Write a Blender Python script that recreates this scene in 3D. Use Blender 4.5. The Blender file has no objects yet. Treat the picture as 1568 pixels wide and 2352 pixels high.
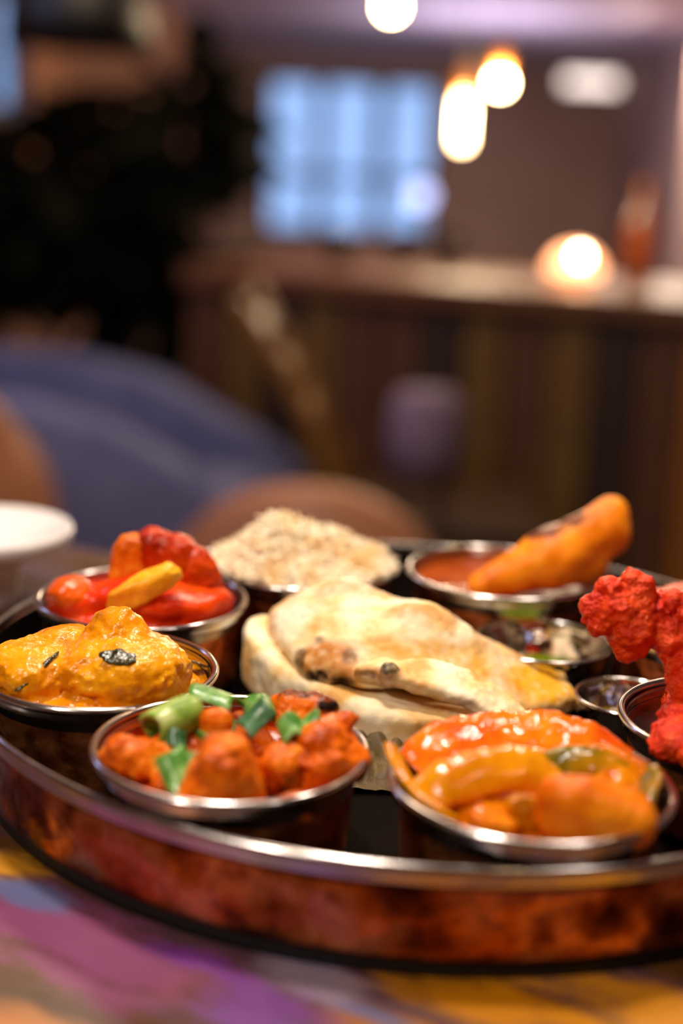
import bpy, bmesh, math, random
import numpy as np
from mathutils import Matrix, Vector, Euler, noise as mnoise

rnd = random.Random(7)
S = bpy.context.scene
COL = S.collection
PI = math.pi

# ------------------------------------------------------------------ camera
EYE = 1.144
PITCH, ROLL = math.radians(13.53), math.radians(2.557)
cam_data = bpy.data.cameras.new('camera')
cam = bpy.data.objects.new('camera', cam_data)
COL.objects.link(cam)
cam_data.sensor_fit = 'HORIZONTAL'
cam_data.sensor_width = 24.0
cam_data.lens = 50.0
cam_data.clip_start = 0.02
cam_data.clip_end = 80
_f = Vector((0, math.cos(PITCH), -math.sin(PITCH)))
_r0, _u0 = Vector((1, 0, 0)), Vector((0, math.sin(PITCH), math.cos(PITCH)))
_r = math.cos(ROLL) * _r0 + math.sin(ROLL) * _u0
_u = math.cos(ROLL) * _u0 - math.sin(ROLL) * _r0
cam.matrix_world = Matrix(((_r.x, _u.x, -_f.x, 0), (_r.y, _u.y, -_f.y, 0), (_r.z, _u.z, -_f.z, EYE), (0, 0, 0, 1)))
cam_data.dof.use_dof = True
cam_data.dof.focus_distance = 0.570
cam_data.dof.aperture_fstop = 2.75
S.camera = cam

# ------------------------------------------------------------------ world, exposure, large lights
S.view_settings.view_transform = 'Standard'
S.view_settings.look = 'None'
S.view_settings.gamma = 1.0
S.view_settings.use_curve_mapping = False
S.view_settings.exposure = 0.0
S.cycles.max_bounces = 8
S.cycles.sample_clamp_indirect = 6
W = bpy.data.worlds.new('dusk')
S.world = W
W.use_nodes = True
W.node_tree.nodes['Background'].inputs[0].default_value = (0.37, 0.55, 0.90, 1)
W.node_tree.nodes['Background'].inputs[1].default_value = 1.25


def area_light(name, loc, target, size, power, color):
    d = bpy.data.lights.new(name, 'AREA')
    d.shape = 'DISK'
    d.size = size
    d.energy = power
    d.color = color
    o = bpy.data.objects.new(name, d)
    COL.objects.link(o)
    o.location = loc
    o.rotation_euler = (Vector(target) - Vector(loc)).to_track_quat('-Z', 'Y').to_euler()
    return o


area_light('table_lamp_light', (-0.10, 0.66, 1.98), (0.02, 0.60, 0.93), 0.14, 9.8, (1.0, 0.87, 0.72))
area_light('table_lamp_light', (0.34, 1.05, 1.98), (0.08, 0.60, 0.93), 0.12, 4.5, (1.0, 0.84, 0.68))
area_light('table_lamp_light', (-0.55, -0.12, 1.80), (0.0, 0.55, 0.93), 0.13, 6.5, (1.0, 0.86, 0.72))
area_light('table_lamp_light', (0.55, 0.05, 1.95), (0.05, 0.55, 0.93), 0.13, 1.5, (1.0, 0.86, 0.72))
area_light('room_fill_near', (1.2, 5.6, 2.38), (1.2, 5.6, 0), 0.7, 30.0, (1.0, 0.70, 0.44))  # this and the next two: unseen ceiling fills added to brighten the room
area_light('room_fill_mid', (-0.3, 2.2, 2.38), (-0.2, 2.3, 0), 0.5, 14.0, (1.0, 0.74, 0.52))
area_light('room_fill_far', (2.3, 11.5, 2.38), (1.6, 11.5, 0), 1.2, 260.0, (1.0, 0.78, 0.60))
area_light('ceiling_fill_far', (1.0, 12.0, 1.55), (1.0, 12.3, 2.4), 1.0, 42.0, (0.88, 0.82, 1.0))  # unseen upward fill added to brighten the far ceiling
area_light('wall_fill_left', (-0.9, 7.2, 1.5), (-1.62, 8.4, 1.6), 0.4, 5.5, (1.0, 0.62, 0.36))  # unseen fill added to brighten the brown left wall
area_light('blue_side_light', (-1.5, 2.0, 1.9), (-0.5, 2.9, 0.8), 0.5, 8.0, (0.45, 0.55, 1.0))  # unseen blue light on the armchair; no window stands at this spot


# ------------------------------------------------------------------ helpers: colour, materials
def lin(h):
    h = h.lstrip('#')
    v = [int(h[i:i + 2], 16) / 255 for i in (0, 2, 4)]
    return tuple(c / 12.92 if c <= 0.04045 else ((c + 0.055) / 1.055) ** 2.4 for c in v) + (1.0,)


def mat(name, cols, scale=60, rough=0.4, metal=0.0, bump=0.0, bscale=200, bdist=0.001, sss=0.0, detail=4, coat=0.0,
        stretch=None, spec=0.5, voro=0.0, rough2=None, emit=None, estr=0.0, trans=0.0, alpha=1.0):
    m = bpy.data.materials.new(name)
    m.use_nodes = True
    nt = m.node_tree
    p = nt.nodes['Principled BSDF']
    p.inputs['Roughness'].default_value = rough
    p.inputs['Metallic'].default_value = metal
    p.inputs['Specular IOR Level'].default_value = spec
    p.inputs['Coat Weight'].default_value = coat
    p.inputs['Coat Roughness'].default_value = 0.08
    p.inputs['Transmission Weight'].default_value = trans
    if sss:
        p.inputs['Subsurface Weight'].default_value = sss
        p.inputs['Subsurface Radius'].default_value = (1.0, 0.5, 0.25)
        p.inputs['Subsurface Scale'].default_value = 0.004
    tc = nt.nodes.new('ShaderNodeTexCoord')
    mp = nt.nodes.new('ShaderNodeMapping')
    nt.links.new(tc.outputs['Object'], mp.inputs[0])
    if stretch:
        mp.inputs['Scale'].default_value = stretch
    if len(cols) == 1:
        p.inputs['Base Color'].default_value = lin(cols[0][1])
    else:
        n = nt.nodes.new('ShaderNodeTexNoise')
        n.inputs['Scale'].default_value = scale
        n.inputs['Detail'].default_value = detail
        nt.links.new(mp.outputs[0], n.inputs['Vector'])
        r = nt.nodes.new('ShaderNodeValToRGB')
        e = r.color_ramp.elements
        while len(e) < len(cols):
            e.new(0.5)
        for i, (pos, c) in enumerate(cols):
            e[i].position = pos
            e[i].color = lin(c)
        nt.links.new(n.outputs['Fac'], r.inputs[0])
        nt.links.new(r.outputs[0], p.inputs['Base Color'])
        if rough2 is not None:
            mr = nt.nodes.new('ShaderNodeMapRange')
            mr.inputs[1].default_value = 0.35
            mr.inputs[2].default_value = 0.65
            mr.inputs[3].default_value = rough
            mr.inputs[4].default_value = rough2
            nt.links.new(n.outputs['Fac'], mr.inputs[0])
            nt.links.new(mr.outputs[0], p.inputs['Roughness'])
    if bump:
        b = nt.nodes.new('ShaderNodeBump')
        b.inputs['Strength'].default_value = bump
        b.inputs['Distance'].default_value = bdist
        n2 = nt.nodes.new('ShaderNodeTexNoise')
        n2.inputs['Scale'].default_value = bscale
        n2.inputs['Detail'].default_value = 3
        nt.links.new(mp.outputs[0], n2.inputs['Vector'])
        src = n2.outputs['Fac']
        if voro:
            v = nt.nodes.new('ShaderNodeTexVoronoi')
            v.feature = 'SMOOTH_F1'
            v.inputs['Scale'].default_value = voro
            nt.links.new(mp.outputs[0], v.inputs['Vector'])
            ad = nt.nodes.new('ShaderNodeMath')
            ad.operation = 'ADD'
            nt.links.new(n2.outputs['Fac'], ad.inputs[0])
            nt.links.new(v.outputs['Distance'], ad.inputs[1])
            src = ad.outputs[0]
        nt.links.new(src, b.inputs['Height'])
        nt.links.new(b.outputs[0], p.inputs['Normal'])
    if emit:
        p.inputs['Emission Color'].default_value = lin(emit)
        p.inputs['Emission Strength'].default_value = estr
    return m


def attr_mix(m, attr, hexcol, rough=None):
    """Blend a colour in where the mesh attribute says so (char marks, turmeric butter, a leaf's own mark)."""
    nt = m.node_tree
    p = nt.nodes['Principled BSDF']
    a = nt.nodes.new('ShaderNodeAttribute')
    a.attribute_name = attr
    mx = nt.nodes.new('ShaderNodeMix')
    mx.data_type = 'RGBA'
    src = p.inputs['Base Color'].links
    if src:
        nt.links.new(src[0].from_socket, mx.inputs['A'])
    else:
        mx.inputs['A'].default_value = p.inputs['Base Color'].default_value
    mx.inputs['B'].default_value = lin(hexcol)
    nt.links.new(a.outputs['Fac'], mx.inputs['Factor'])
    nt.links.new(mx.outputs['Result'], p.inputs['Base Color'])
    return m


# ------------------------------------------------------------------ helpers: objects
def tag(o, label=None, cat=None, group=None, kind=None):
    if label: o['label'] = label
    if cat: o['category'] = cat
    if group: o['group'] = group
    if kind: o['kind'] = kind
    return o


def thing(name, label, cat, loc=(0, 0, 0), rotz=0, group=None):
    o = bpy.data.objects.new(name, None)
    o.empty_display_size = 0.02
    COL.objects.link(o)
    o.location = loc
    o.rotation_euler = (0, 0, rotz)
    return tag(o, label, cat, group)


def mesh_obj(name, verts, faces, m, parent=None, loc=(0, 0, 0), rot=(0, 0, 0), smooth=True, attrs=None):
    me = bpy.data.meshes.new(name)
    V = np.asarray(verts, dtype=np.float32)
    if isinstance(faces, np.ndarray):
        k = faces.shape[1]
        me.vertices.add(len(V))
        me.vertices.foreach_set('co', V.ravel())
        me.loops.add(faces.size)
        me.loops.foreach_set('vertex_index', faces.astype(np.int32).ravel())
        me.polygons.add(len(faces))
        me.polygons.foreach_set('loop_start', np.arange(0, faces.size, k, dtype=np.int32))
        me.update(calc_edges=True)
    else:
        me.from_pydata([tuple(map(float, v)) for v in V], [], faces)
        me.update()
    if smooth:
        me.polygons.foreach_set('use_smooth', [True] * len(me.polygons))
    if attrs:
        for k_, a in attrs.items():
            at = me.attributes.new(k_, 'FLOAT', 'POINT')
            at.data.foreach_set('value', np.asarray(a, dtype=np.float32))
    me.materials.append(m)
    o = bpy.data.objects.new(name, me)
    COL.objects.link(o)
    o.location = loc
    o.rotation_euler = rot
    if parent: o.parent = parent
    return o


def bm_obj(name, bm, m, parent=None, loc=(0, 0, 0), rot=(0, 0, 0), smooth=False):
    me = bpy.data.meshes.new(name)
    bm.to_mesh(me)
    bm.free()
    if smooth:
        me.polygons.foreach_set('use_smooth', [True] * len(me.polygons))
    me.materials.append(m)
    o = bpy.data.objects.new(name, me)
    COL.objects.link(o)
    o.location = loc
    o.rotation_euler = rot
    if parent: o.parent = parent
    return o


def box(name, size, m, parent=None, loc=(0, 0, 0), rot=(0, 0, 0), bevel=0.0, seg=2):
    bm = bmesh.new()
    bmesh.ops.create_cube(bm, size=1)
    bmesh.ops.scale(bm, vec=size, verts=bm.verts)
    if bevel:
        bmesh.ops.bevel(bm, geom=bm.edges[:], offset=bevel, segments=seg, affect='EDGES', profile=0.5)
    return bm_obj(name, bm, m, parent, loc, rot, smooth=False)


def lathe(profile, n=96, close=True):
    """profile: list of (r, z). Returns verts, faces."""
    V, F = [], []
    for r, z in profile:
        for i in range(n):
            a = 2 * PI * i / n
            V.append((r * math.cos(a), r * math.sin(a), z))
    for j in range(len(profile) - 1):
        for i in range(n):
            i2 = (i + 1) % n
            F.append((j * n + i, j * n + i2, (j + 1) * n + i2, (j + 1) * n + i))
    if close:
        for j, flip in ((0, True), (len(profile) - 1, False)):
            if profile[j][0] > 1e-6:
                ring = [j * n + i for i in range(n)]
                F.append(tuple(reversed(ring)) if flip else tuple(ring))
    return np.array(V), F


def lathe_obj(name, profile, m, parent=None, loc=(0, 0, 0), rot=(0, 0, 0), n=96, close=True):
    V, F = lathe(profile, n, close)
    return mesh_obj(name, V, F, m, parent, loc, rot)


def arc(cx, cz, r, a0, a1, k):
    return [(cx + r * math.cos(math.radians(a0 + (a1 - a0) * i / k)), cz + r * math.sin(math.radians(a0 + (a1 - a0) * i / k)))
            for i in range(k + 1)]


# ------------------------------------------------------------------ helpers: organic shapes (signed distance + surface nets)
def vnoise(P, seed=0):
    P = P + seed * 17.31
    I = np.floor(P).astype(np.int64)
    f = P - I
    f = f * f * f * (f * (f * 6 - 15) + 10)

    def h(ix, iy, iz):
        n = (ix * 73856093) ^ (iy * 19349663) ^ (iz * 83492791)
        n = (n ^ (n >> 13)) * 1274126177
        n = (n ^ (n >> 16)) & 0xFFFF
        return n / 32767.5 - 1.0
    x, y, z = I[:, 0], I[:, 1], I[:, 2]
    fx, fy, fz = f[:, 0], f[:, 1], f[:, 2]
    def L(a, b, t): return a + (b - a) * t
    c00 = L(h(x, y, z), h(x + 1, y, z), fx)
    c10 = L(h(x, y + 1, z), h(x + 1, y + 1, z), fx)
    c01 = L(h(x, y, z + 1), h(x + 1, y, z + 1), fx)
    c11 = L(h(x, y + 1, z + 1), h(x + 1, y + 1, z + 1), fx)
    return L(L(c00, c10, fy), L(c01, c11, fy), fz)


def fbm(P, freq, octaves=3, seed=0, gain=0.5):
    a, out, tot = 1.0, np.zeros(len(P)), 0.0
    for o in range(octaves):
        out += a * vnoise(P * freq, seed + o)
        tot += a
        a *= gain
        freq *= 2.03
    return out / tot


def rotm(rot):
    return np.array(Euler([math.radians(a) for a in rot]).to_matrix())


def ell(P, c, r, rot=(0, 0, 0), sq=2.0):
    q = (P - np.array(c)) @ rotm(rot)
    r = np.array(r, float)
    if sq == 2.0:
        k0 = np.sqrt(((q / r) ** 2).sum(1))
    else:
        k0 = ((np.abs(q / r) ** sq).sum(1)) ** (1 / sq)
    return (k0 - 1) * r.min() * 0.5 + (k0 - 1) * r.mean() * 0.5


def cap(P, a, b, ra, rb):
    a, b = np.array(a, float), np.array(b, float)
    ab = b - a
    t = np.clip(((P - a) @ ab) / (ab @ ab), 0, 1)
    return np.linalg.norm(P - a - t[:, None] * ab, axis=1) - (ra + (rb - ra) * t)


def smin(a, b, k):
    h = np.clip(0.5 + 0.5 * (b - a) / k, 0, 1)
    return b + (a - b) * h - k * h * (1 - h)


def smax(a, b, k):
    return -smin(-a, -b, k)


def surfnet(fn, lo, hi, step):
    """Mesh of fn(P) = 0 (units of the caller), fn negative inside."""
    lo, hi = np.array(lo, float), np.array(hi, float)
    n = np.ceil((hi - lo) / step).astype(int) + 1
    ax = [lo[i] + step * np.arange(n[i]) for i in range(3)]
    G = np.stack(np.meshgrid(*ax, indexing='ij'), -1).reshape(-1, 3)
    F = fn(G).reshape(n)
    # close the surface at the border of the grid
    for a in range(3):
        s = [slice(None)] * 3
        s[a] = 0; F[tuple(s)] = np.maximum(F[tuple(s)], step * 0.2)
        s[a] = -1; F[tuple(s)] = np.maximum(F[tuple(s)], step * 0.2)
    c = n - 1
    acc = np.zeros((*c, 3)); cnt = np.zeros(c)
    cs = [(i, j, k) for i in (0, 1) for j in (0, 1) for k in (0, 1)]
    def cv(o): return F[o[0]:o[0] + c[0], o[1]:o[1] + c[1], o[2]:o[2] + c[2]]
    for o in cs:
        for a in range(3):
            if o[a] == 0:
                p = list(o); p[a] = 1
                f0, f1 = cv(o), cv(p)
                m = (f0 < 0) != (f1 < 0)
                t = np.where(m, f0 / (f0 - f1 + 1e-12 * (f0 == f1)), 0)
                for b in range(3):
                    acc[..., b] += np.where(m, (o[b] + (t if b == a else 0)), 0)
                cnt += m
    act = cnt > 0
    idx = -np.ones(c, int)
    idx[act] = np.arange(act.sum())
    I = np.stack(np.nonzero(act), -1)
    V = lo + step * (I + acc[act] / cnt[act][:, None])
    Q = []
    for a in range(3):
        b_, c_ = (a + 1) % 3, (a + 2) % 3
        sl0 = [slice(None)] * 3; sl1 = [slice(None)] * 3
        sl0[a] = slice(0, -1); sl1[a] = slice(1, None)
        f0, f1 = F[tuple(sl0)], F[tuple(sl1)]
        m = (f0 < 0) != (f1 < 0)
        e = np.stack(np.nonzero(m), -1)
        ok = (e[:, b_] > 0) & (e[:, c_] > 0) & (e[:, b_] < n[b_] - 1) & (e[:, c_] < n[c_] - 1)
        e = e[ok]
        if not len(e): continue
        flip = f0[e[:, 0], e[:, 1], e[:, 2]] < 0
        def cell(db, dc):
            q = e.copy(); q[:, b_] -= db; q[:, c_] -= dc
            return idx[q[:, 0], q[:, 1], q[:, 2]]
        q = np.stack([cell(1, 1), cell(0, 1), cell(0, 0), cell(1, 0)], 1)
        q[~flip] = q[~flip][:, ::-1]
        Q.append(q)
    return V, np.concatenate(Q)


def noisy(fn, amp, freq, octs=3, seed=0, fine=0.0, ffreq=0.6, band=None):
    band = band or (3 * amp + 2)
    def g(P):
        d = fn(P)
        near = np.abs(d) < band
        if near.any():
            q = P[near]
            d[near] += amp * fbm(q, freq, octs, seed)
            if fine:
                d[near] += fine * fbm(q, ffreq, 2, seed + 9)
        return d
    return g


def org(name, fn, lo, hi, step, m, parent=None, loc=(0, 0, 0), attrs=None, rot=(0, 0, 0)):
    """Organic mesh; fn works in millimetres, the mesh comes out in metres."""
    V, Q = surfnet(fn, lo, hi, step)
    at = {k: f(V) for k, f in attrs.items()} if attrs else None
    return mesh_obj(name, V * 0.001, Q, m, parent, loc, rot, attrs=at)


def blob(name, r, m, parent=None, loc=(0, 0, 0), rot=(0, 0, 0), amp=1.5, freq=0.09, seed=0, sq=2.6, step=None, fine=0.25,
         ffreq=0.5, extra=None, attrs=None, cuts=0):
    """One lump centred on its own origin; r in mm, loc in metres, rot in degrees."""
    rr_ = np.array(r, float)
    cr = random.Random(seed * 7 + 1)
    planes = []
    for _ in range(cuts):
        v_ = np.array([cr.gauss(0, 1), cr.gauss(0, 1), cr.gauss(0, .8)])
        planes.append((v_ / np.linalg.norm(v_), cr.uniform(.55, .78)))

    def base(P):
        d = ell(P, (0, 0, 0), r, sq=sq)
        for nv_, off in planes:
            d = smax(d, (P / rr_) @ nv_ * min(r) - off * min(r), 1.2)
        for (c2, r2, k) in (extra or ()):
            d = smin(d, ell(P, c2, r2), k)
        return d
    lo, hi = [-(a + amp * 2 + 2) for a in r], [a + amp * 2 + 2 for a in r]
    for (c2, r2, k) in (extra or ()):
        for i in range(3):
            lo[i] = min(lo[i], c2[i] - r2[i] - amp - 3); hi[i] = max(hi[i], c2[i] + r2[i] + amp + 3)
    st = step or max(0.5, max(r) / 20)
    return org(name, noisy(base, amp, freq, 3, seed, fine, ffreq), lo, hi, st, m, parent, loc, attrs,
               [math.radians(a) for a in rot])


def polysdf(X, Y, poly):
    P = np.array(poly, float)
    d = np.full(X.shape, 1e18); s = np.ones(X.shape)
    N = len(P); j = N - 1
    for i in range(N):
        e = P[j] - P[i]; wx, wy = X - P[i, 0], Y - P[i, 1]
        t = np.clip((wx * e[0] + wy * e[1]) / (e @ e), 0, 1)
        bx, by = wx - e[0] * t, wy - e[1] * t
        d = np.minimum(d, bx * bx + by * by)
        c1, c2, c3 = Y >= P[i, 1], Y < P[j, 1], e[0] * wy > e[1] * wx
        fl = (c1 & c2 & c3) | (~c1 & ~c2 & ~c3)
        s = np.where(fl, -s, s)
        j = i
    return s * np.sqrt(d)


def smooth_closed(pts, k=8):
    """Closed Catmull-Rom through plan points."""
    P = np.array(pts, float); n = len(P); out = []
    for i in range(n):
        a, b, c, d = P[i - 1], P[i], P[(i + 1) % n], P[(i + 2) % n]
        for t in np.arange(k) / k:
            out.append(0.5 * ((2 * b) + (c - a) * t + (2 * a - 5 * b + 4 * c - d) * t * t + (3 * b - a - 3 * c + d) * t ** 3))
    return np.array(out)


def smooth_open(pts, k=8):
    P = np.array(pts, float); n = len(P); out = []
    for i in range(n - 1):
        a, b, c, d = P[max(i - 1, 0)], P[i], P[i + 1], P[min(i + 2, n - 1)]
        for t in np.arange(k) / k:
            out.append(0.5 * ((2 * b) + (c - a) * t + (2 * a - 5 * b + 4 * c - d) * t * t + (3 * b - a - 3 * c + d) * t ** 3))
    out.append(P[-1])
    return np.array(out)


def tps(ctrl):
    """Thin-plate surface z(x, y) through control points."""
    C = np.array(ctrl, float); n = len(C)
    def U(r2): return np.where(r2 > 1e-9, 0.5 * r2 * np.log(r2 + 1e-12), 0)
    D = ((C[:, None, :2] - C[None, :, :2]) ** 2).sum(-1)
    A = np.zeros((n + 3, n + 3))
    A[:n, :n] = U(D) + np.eye(n) * 30
    A[:n, n] = 1; A[:n, n + 1:] = C[:, :2]; A[n, :n] = 1; A[n + 1:, :n] = C[:, :2].T
    w = np.linalg.solve(A, np.concatenate([C[:, 2], np.zeros(3)]))
    def f(X, Y):
        z = w[n] + w[n + 1] * X + w[n + 2] * Y
        for i in range(n):
            z = z + w[i] * U((X - C[i, 0]) ** 2 + (Y - C[i, 1]) ** 2)
        return z
    return f


def ribbon(name, path, wid, thk, m, parent=None, loc=(0, 0, 0), roll=0.0, curl=0.0, k=8, ns=10, taper=0.55, amp=0.0, seed=0):
    """Sweep a flat curved section along a path (mm): pepper and onion strips, herb leaves."""
    P = smooth_open(path, k)
    n = len(P)
    T = np.gradient(P, axis=0); T /= np.linalg.norm(T, axis=1)[:, None]
    V = []; F = []
    up0 = np.array([0, 0, 1.0])
    for i in range(n):
        t = T[i]
        s = np.cross(t, up0); s /= (np.linalg.norm(s) + 1e-9)
        u = np.cross(s, t)
        c, si = math.cos(math.radians(roll)), math.sin(math.radians(roll))
        s, u = s * c + u * si, u * c - s * si
        q = i / (n - 1)
        e = (max(0.0, 1 - abs(2 * q - 1) ** 4)) ** 0.5 * (1 - taper) + taper
        if i in (0, n - 1): e *= 0.7
        w, h = wid * e / 2, thk * (0.4 + 0.6 * e) / 2
        for j in range(ns):
            a = 2 * PI * j / ns
            x = math.copysign(abs(math.cos(a)) ** 0.7, math.cos(a)) * w
            y = math.copysign(abs(math.sin(a)) ** 0.8, math.sin(a)) * h - curl * (x / wid * 2) ** 2 * wid / 4
            V.append(P[i] + s * x + u * y)
    V = np.array(V)
    for i in range(n - 1):
        for j in range(ns):
            j2 = (j + 1) % ns
            F.append((i * ns + j, (i + 1) * ns + j, (i + 1) * ns + j2, i * ns + j2))
    F.append(tuple(range(ns))); F.append(tuple(reversed(range((n - 1) * ns, n * ns))))
    if amp:
        V = V + amp * np.stack([fbm(V, 0.25, 2, seed), fbm(V, 0.25, 2, seed + 3), fbm(V, 0.25, 2, seed + 5)], 1)
    return mesh_obj(name, V * 0.001, F, m, parent, loc)


# ------------------------------------------------------------------ materials
M = {}
M['copper'] = mat('hammered_copper', [(0.30, '#5a2410'), (0.45, '#b86434'), (0.60, '#dc8a54'), (0.75, '#7e3c1c')], scale=60, rough=0.34, metal=1, bump=0.7, bscale=95, bdist=0.002, voro=110, rough2=0.5)
M['copper_tray'] = mat('tray_copper', [(0.30, '#240e06'), (0.42, '#7a3a18'), (0.50, '#b8662e'), (0.57, '#d88c5c'), (0.64, '#8a4820'), (0.74, '#3c1a0a')], scale=30, rough=0.17, metal=1, bump=0.9, bscale=48, bdist=0.003, voro=60, rough2=0.34)
M['steel'] = mat('polished_steel', [(0.3, '#b9b4b4'), (0.7, '#d8d3d2')], scale=40, rough=0.13, metal=1, bump=0.06, bscale=120, rough2=0.22)
M['steel_hammer'] = mat('hammered_steel', [(0.3, '#c4c0be'), (0.7, '#e2dedc')], scale=40, rough=0.08, metal=1, bump=0.5, bscale=60, bdist=0.0015, voro=150)
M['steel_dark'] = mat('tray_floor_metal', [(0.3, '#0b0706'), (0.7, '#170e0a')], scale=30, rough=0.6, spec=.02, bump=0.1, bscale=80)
M['ring_black'] = mat('matte_black', [(0, '#070606')], rough=0.6)


def table_mat():
    m = mat('painted_wood', [(0.30, '#3c220a'), (0.45, '#573612'), (0.6, '#4c3040'), (0.75, '#5e4016')], scale=11, rough=0.34, bump=0.35, bscale=60,
            bdist=0.0008, stretch=(1, 3.2, 1), detail=6, rough2=0.5)
    nt = m.node_tree
    p = nt.nodes['Principled BSDF']
    tc = [n for n in nt.nodes if n.type == 'TEX_COORD'][0]
    # brushed paint patches: warped distance to a patch centre on the table top, broken up by streaky grain
    wn = nt.nodes.new('ShaderNodeTexNoise'); wn.inputs['Scale'].default_value = 24; wn.inputs['Detail'].default_value = 8; wn.inputs['Roughness'].default_value = 0.65
    mp = nt.nodes.new('ShaderNodeMapping'); mp.inputs['Scale'].default_value = (1, 3.6, 1)
    nt.links.new(tc.outputs['Object'], mp.inputs[0]); nt.links.new(mp.outputs[0], wn.inputs['Vector'])
    cur = p.inputs['Base Color'].links[0].from_socket
    for (x, y, r, hx, stretch) in PATCHES:
        vd = nt.nodes.new('ShaderNodeVectorMath'); vd.operation = 'SUBTRACT'
        nt.links.new(tc.outputs['Object'], vd.inputs[0]); vd.inputs[1].default_value = (x, y, 0)
        ms = nt.nodes.new('ShaderNodeVectorMath'); ms.operation = 'MULTIPLY'
        nt.links.new(vd.outputs[0], ms.inputs[0]); ms.inputs[1].default_value = (1 / stretch, 1, 0)
        ln = nt.nodes.new('ShaderNodeVectorMath'); ln.operation = 'LENGTH'
        nt.links.new(ms.outputs[0], ln.inputs[0])
        ad = nt.nodes.new('ShaderNodeMath'); ad.operation = 'MULTIPLY_ADD'
        nt.links.new(wn.outputs['Fac'], ad.inputs[0]); ad.inputs[1].default_value = r * 3.4
        nt.links.new(ln.outputs['Value'], ad.inputs[2])
        mr = nt.nodes.new('ShaderNodeMapRange'); mr.interpolation_type = 'SMOOTHSTEP'
        mr.inputs[1].default_value = r * 2.1; mr.inputs[2].default_value = r * 3.1
        mr.inputs[3].default_value = 0.88; mr.inputs[4].default_value = 0.0
        nt.links.new(ad.outputs[0], mr.inputs[0])
        mx = nt.nodes.new('ShaderNodeMix'); mx.data_type = 'RGBA'
        nt.links.new(mr.outputs[0], mx.inputs['Factor']); nt.links.new(cur, mx.inputs['A'])
        mx.inputs['B'].default_value = lin(hx)
        cur = mx.outputs['Result']
    nt.links.new(cur, p.inputs['Base Color'])
    return m


TABLE_ROT = math.atan2(-0.45, 0.893)
TABLE_Z = 0.8936
TABLE_LOC = Vector((-0.02, 0.28, TABLE_Z))


def tloc(x, y):
    c, s = math.cos(-TABLE_ROT), math.sin(-TABLE_ROT)
    dx, dy = x - TABLE_LOC.x, y - TABLE_LOC.y
    return dx * c - dy * s, dx * s + dy * c


PATCHES = []
for (x, y, r, hx, st) in [(0.03, 0.372, 0.014, '#a5652c', 2.0), (-0.092, 0.368, 0.014, '#b8743a', 1.8), (-0.002, 0.405, 0.010, '#86788c', 2.0),
                          (-0.095, 0.427, 0.021, '#843f6c', 2.0), (-0.06, 0.405, 0.020, '#86446e', 2.0), (-0.022, 0.386, 0.014, '#6c3c88', 1.6), (-0.045, 0.415, 0.006, '#6c2f8c', 3.0),
                          (-0.120, 0.472, 0.010, '#c98a04', 1.5), (-0.103, 0.450, 0.007, '#55628e', 2.6), (0.018, 0.386, 0.003, '#56608c', 4.0),
                          (0.058, 0.390, 0.017, '#c47c04', 2.2), (0.105, 0.393, 0.018, '#c98204', 1.8),
                          (-0.28, 0.50, 0.03, '#6a3c62', 2.4), (-0.36, 0.42, 0.03, '#a8700c', 2), (-0.2, 0.40, 0.02, '#55628e', 2.4), (0.34, 0.42, 0.035, '#84406c', 2.4), (0.28, 0.33, 0.03, '#a8700c', 2.2), (0.42, 0.55, 0.03, '#55628e', 2.2),
                          (-0.3, 0.75, 0.06, '#5d431c', 2), (0.2, 0.25, 0.05, '#6a4a8e', 2), (-0.2, 0.3, 0.05, '#a5701c', 2), (0.0, 0.3, 0.03, '#a5701c', 2)]:
    a, b = tloc(x, y)
    PATCHES.append((a, b + 0.0625, r, hx, st))   # the tabletop's own origin lies in its middle
M['table'] = table_mat()

M['naan'] = mat('naan_crust', [(0.28, '#fff3da'), (0.46, '#fbe6bf'), (0.56, '#f3cf92'), (0.66, '#e3a95c')], scale=52, rough=0.5, bump=0.5, bscale=150, bdist=0.0012, sss=0.10, detail=4, spec=.3)
attr_mix(M['naan'], 'butter', '#e9a81c')
attr_mix(M['naan'], 'brown', '#c27c34')
attr_mix(M['naan'], 'char_shade', '#20110b')
M['mustard'] = mat('mustard_curry', [(0.30, '#c26c02'), (0.45, '#ec9206'), (0.60, '#f8a812'), (0.75, '#d88004')], scale=50, rough=0.24, bump=0.6, bscale=260, bdist=0.0014, sss=0.08, spec=0.38, detail=5)
M['mustard_oil'] = mat('mustard_sauce', [(0.35, '#b86a04'), (0.6, '#e2960c')], scale=60, rough=0.18, bump=0.3, bscale=220, sss=0.08)
M['red_curry'] = mat('red_curry', [(0.32, '#c02602'), (0.5, '#e03604'), (0.68, '#ea5408')], scale=50, rough=0.26, bump=0.3, bscale=120, bdist=0.0014, sss=0.06, spec=0.28)
M['red_orange'] = mat('red_orange_curry', [(0.32, '#e24404'), (0.6, '#f4640a')], scale=50, rough=0.28, bump=0.4, bscale=190, sss=0.06, spec=.35)
M['dark_red'] = mat('dark_red_chicken', [(0.32, '#6e1402'), (0.47, '#b42c04'), (0.62, '#d24606'), (0.75, '#8a1c02')], scale=55, rough=0.33, bump=0.6, bscale=190, bdist=0.002, sss=0.06, spec=0.2)
M['yellow_potato'] = mat('yellow_potato', [(0.35, '#eb9608'), (0.6, '#ffb927')], scale=80, rough=0.35, bump=0.4, bscale=160, sss=0.08, spec=.3)
M['tikka'] = mat('tikka_chicken', [(0.30, '#a03604'), (0.43, '#d86006'), (0.55, '#ef7c0e'), (0.66, '#f59a2c'), (0.78, '#c04c04')], scale=60, rough=0.34, bump=0.6, bscale=230, bdist=0.0016, sss=0.08, detail=5, spec=0.2)
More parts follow.
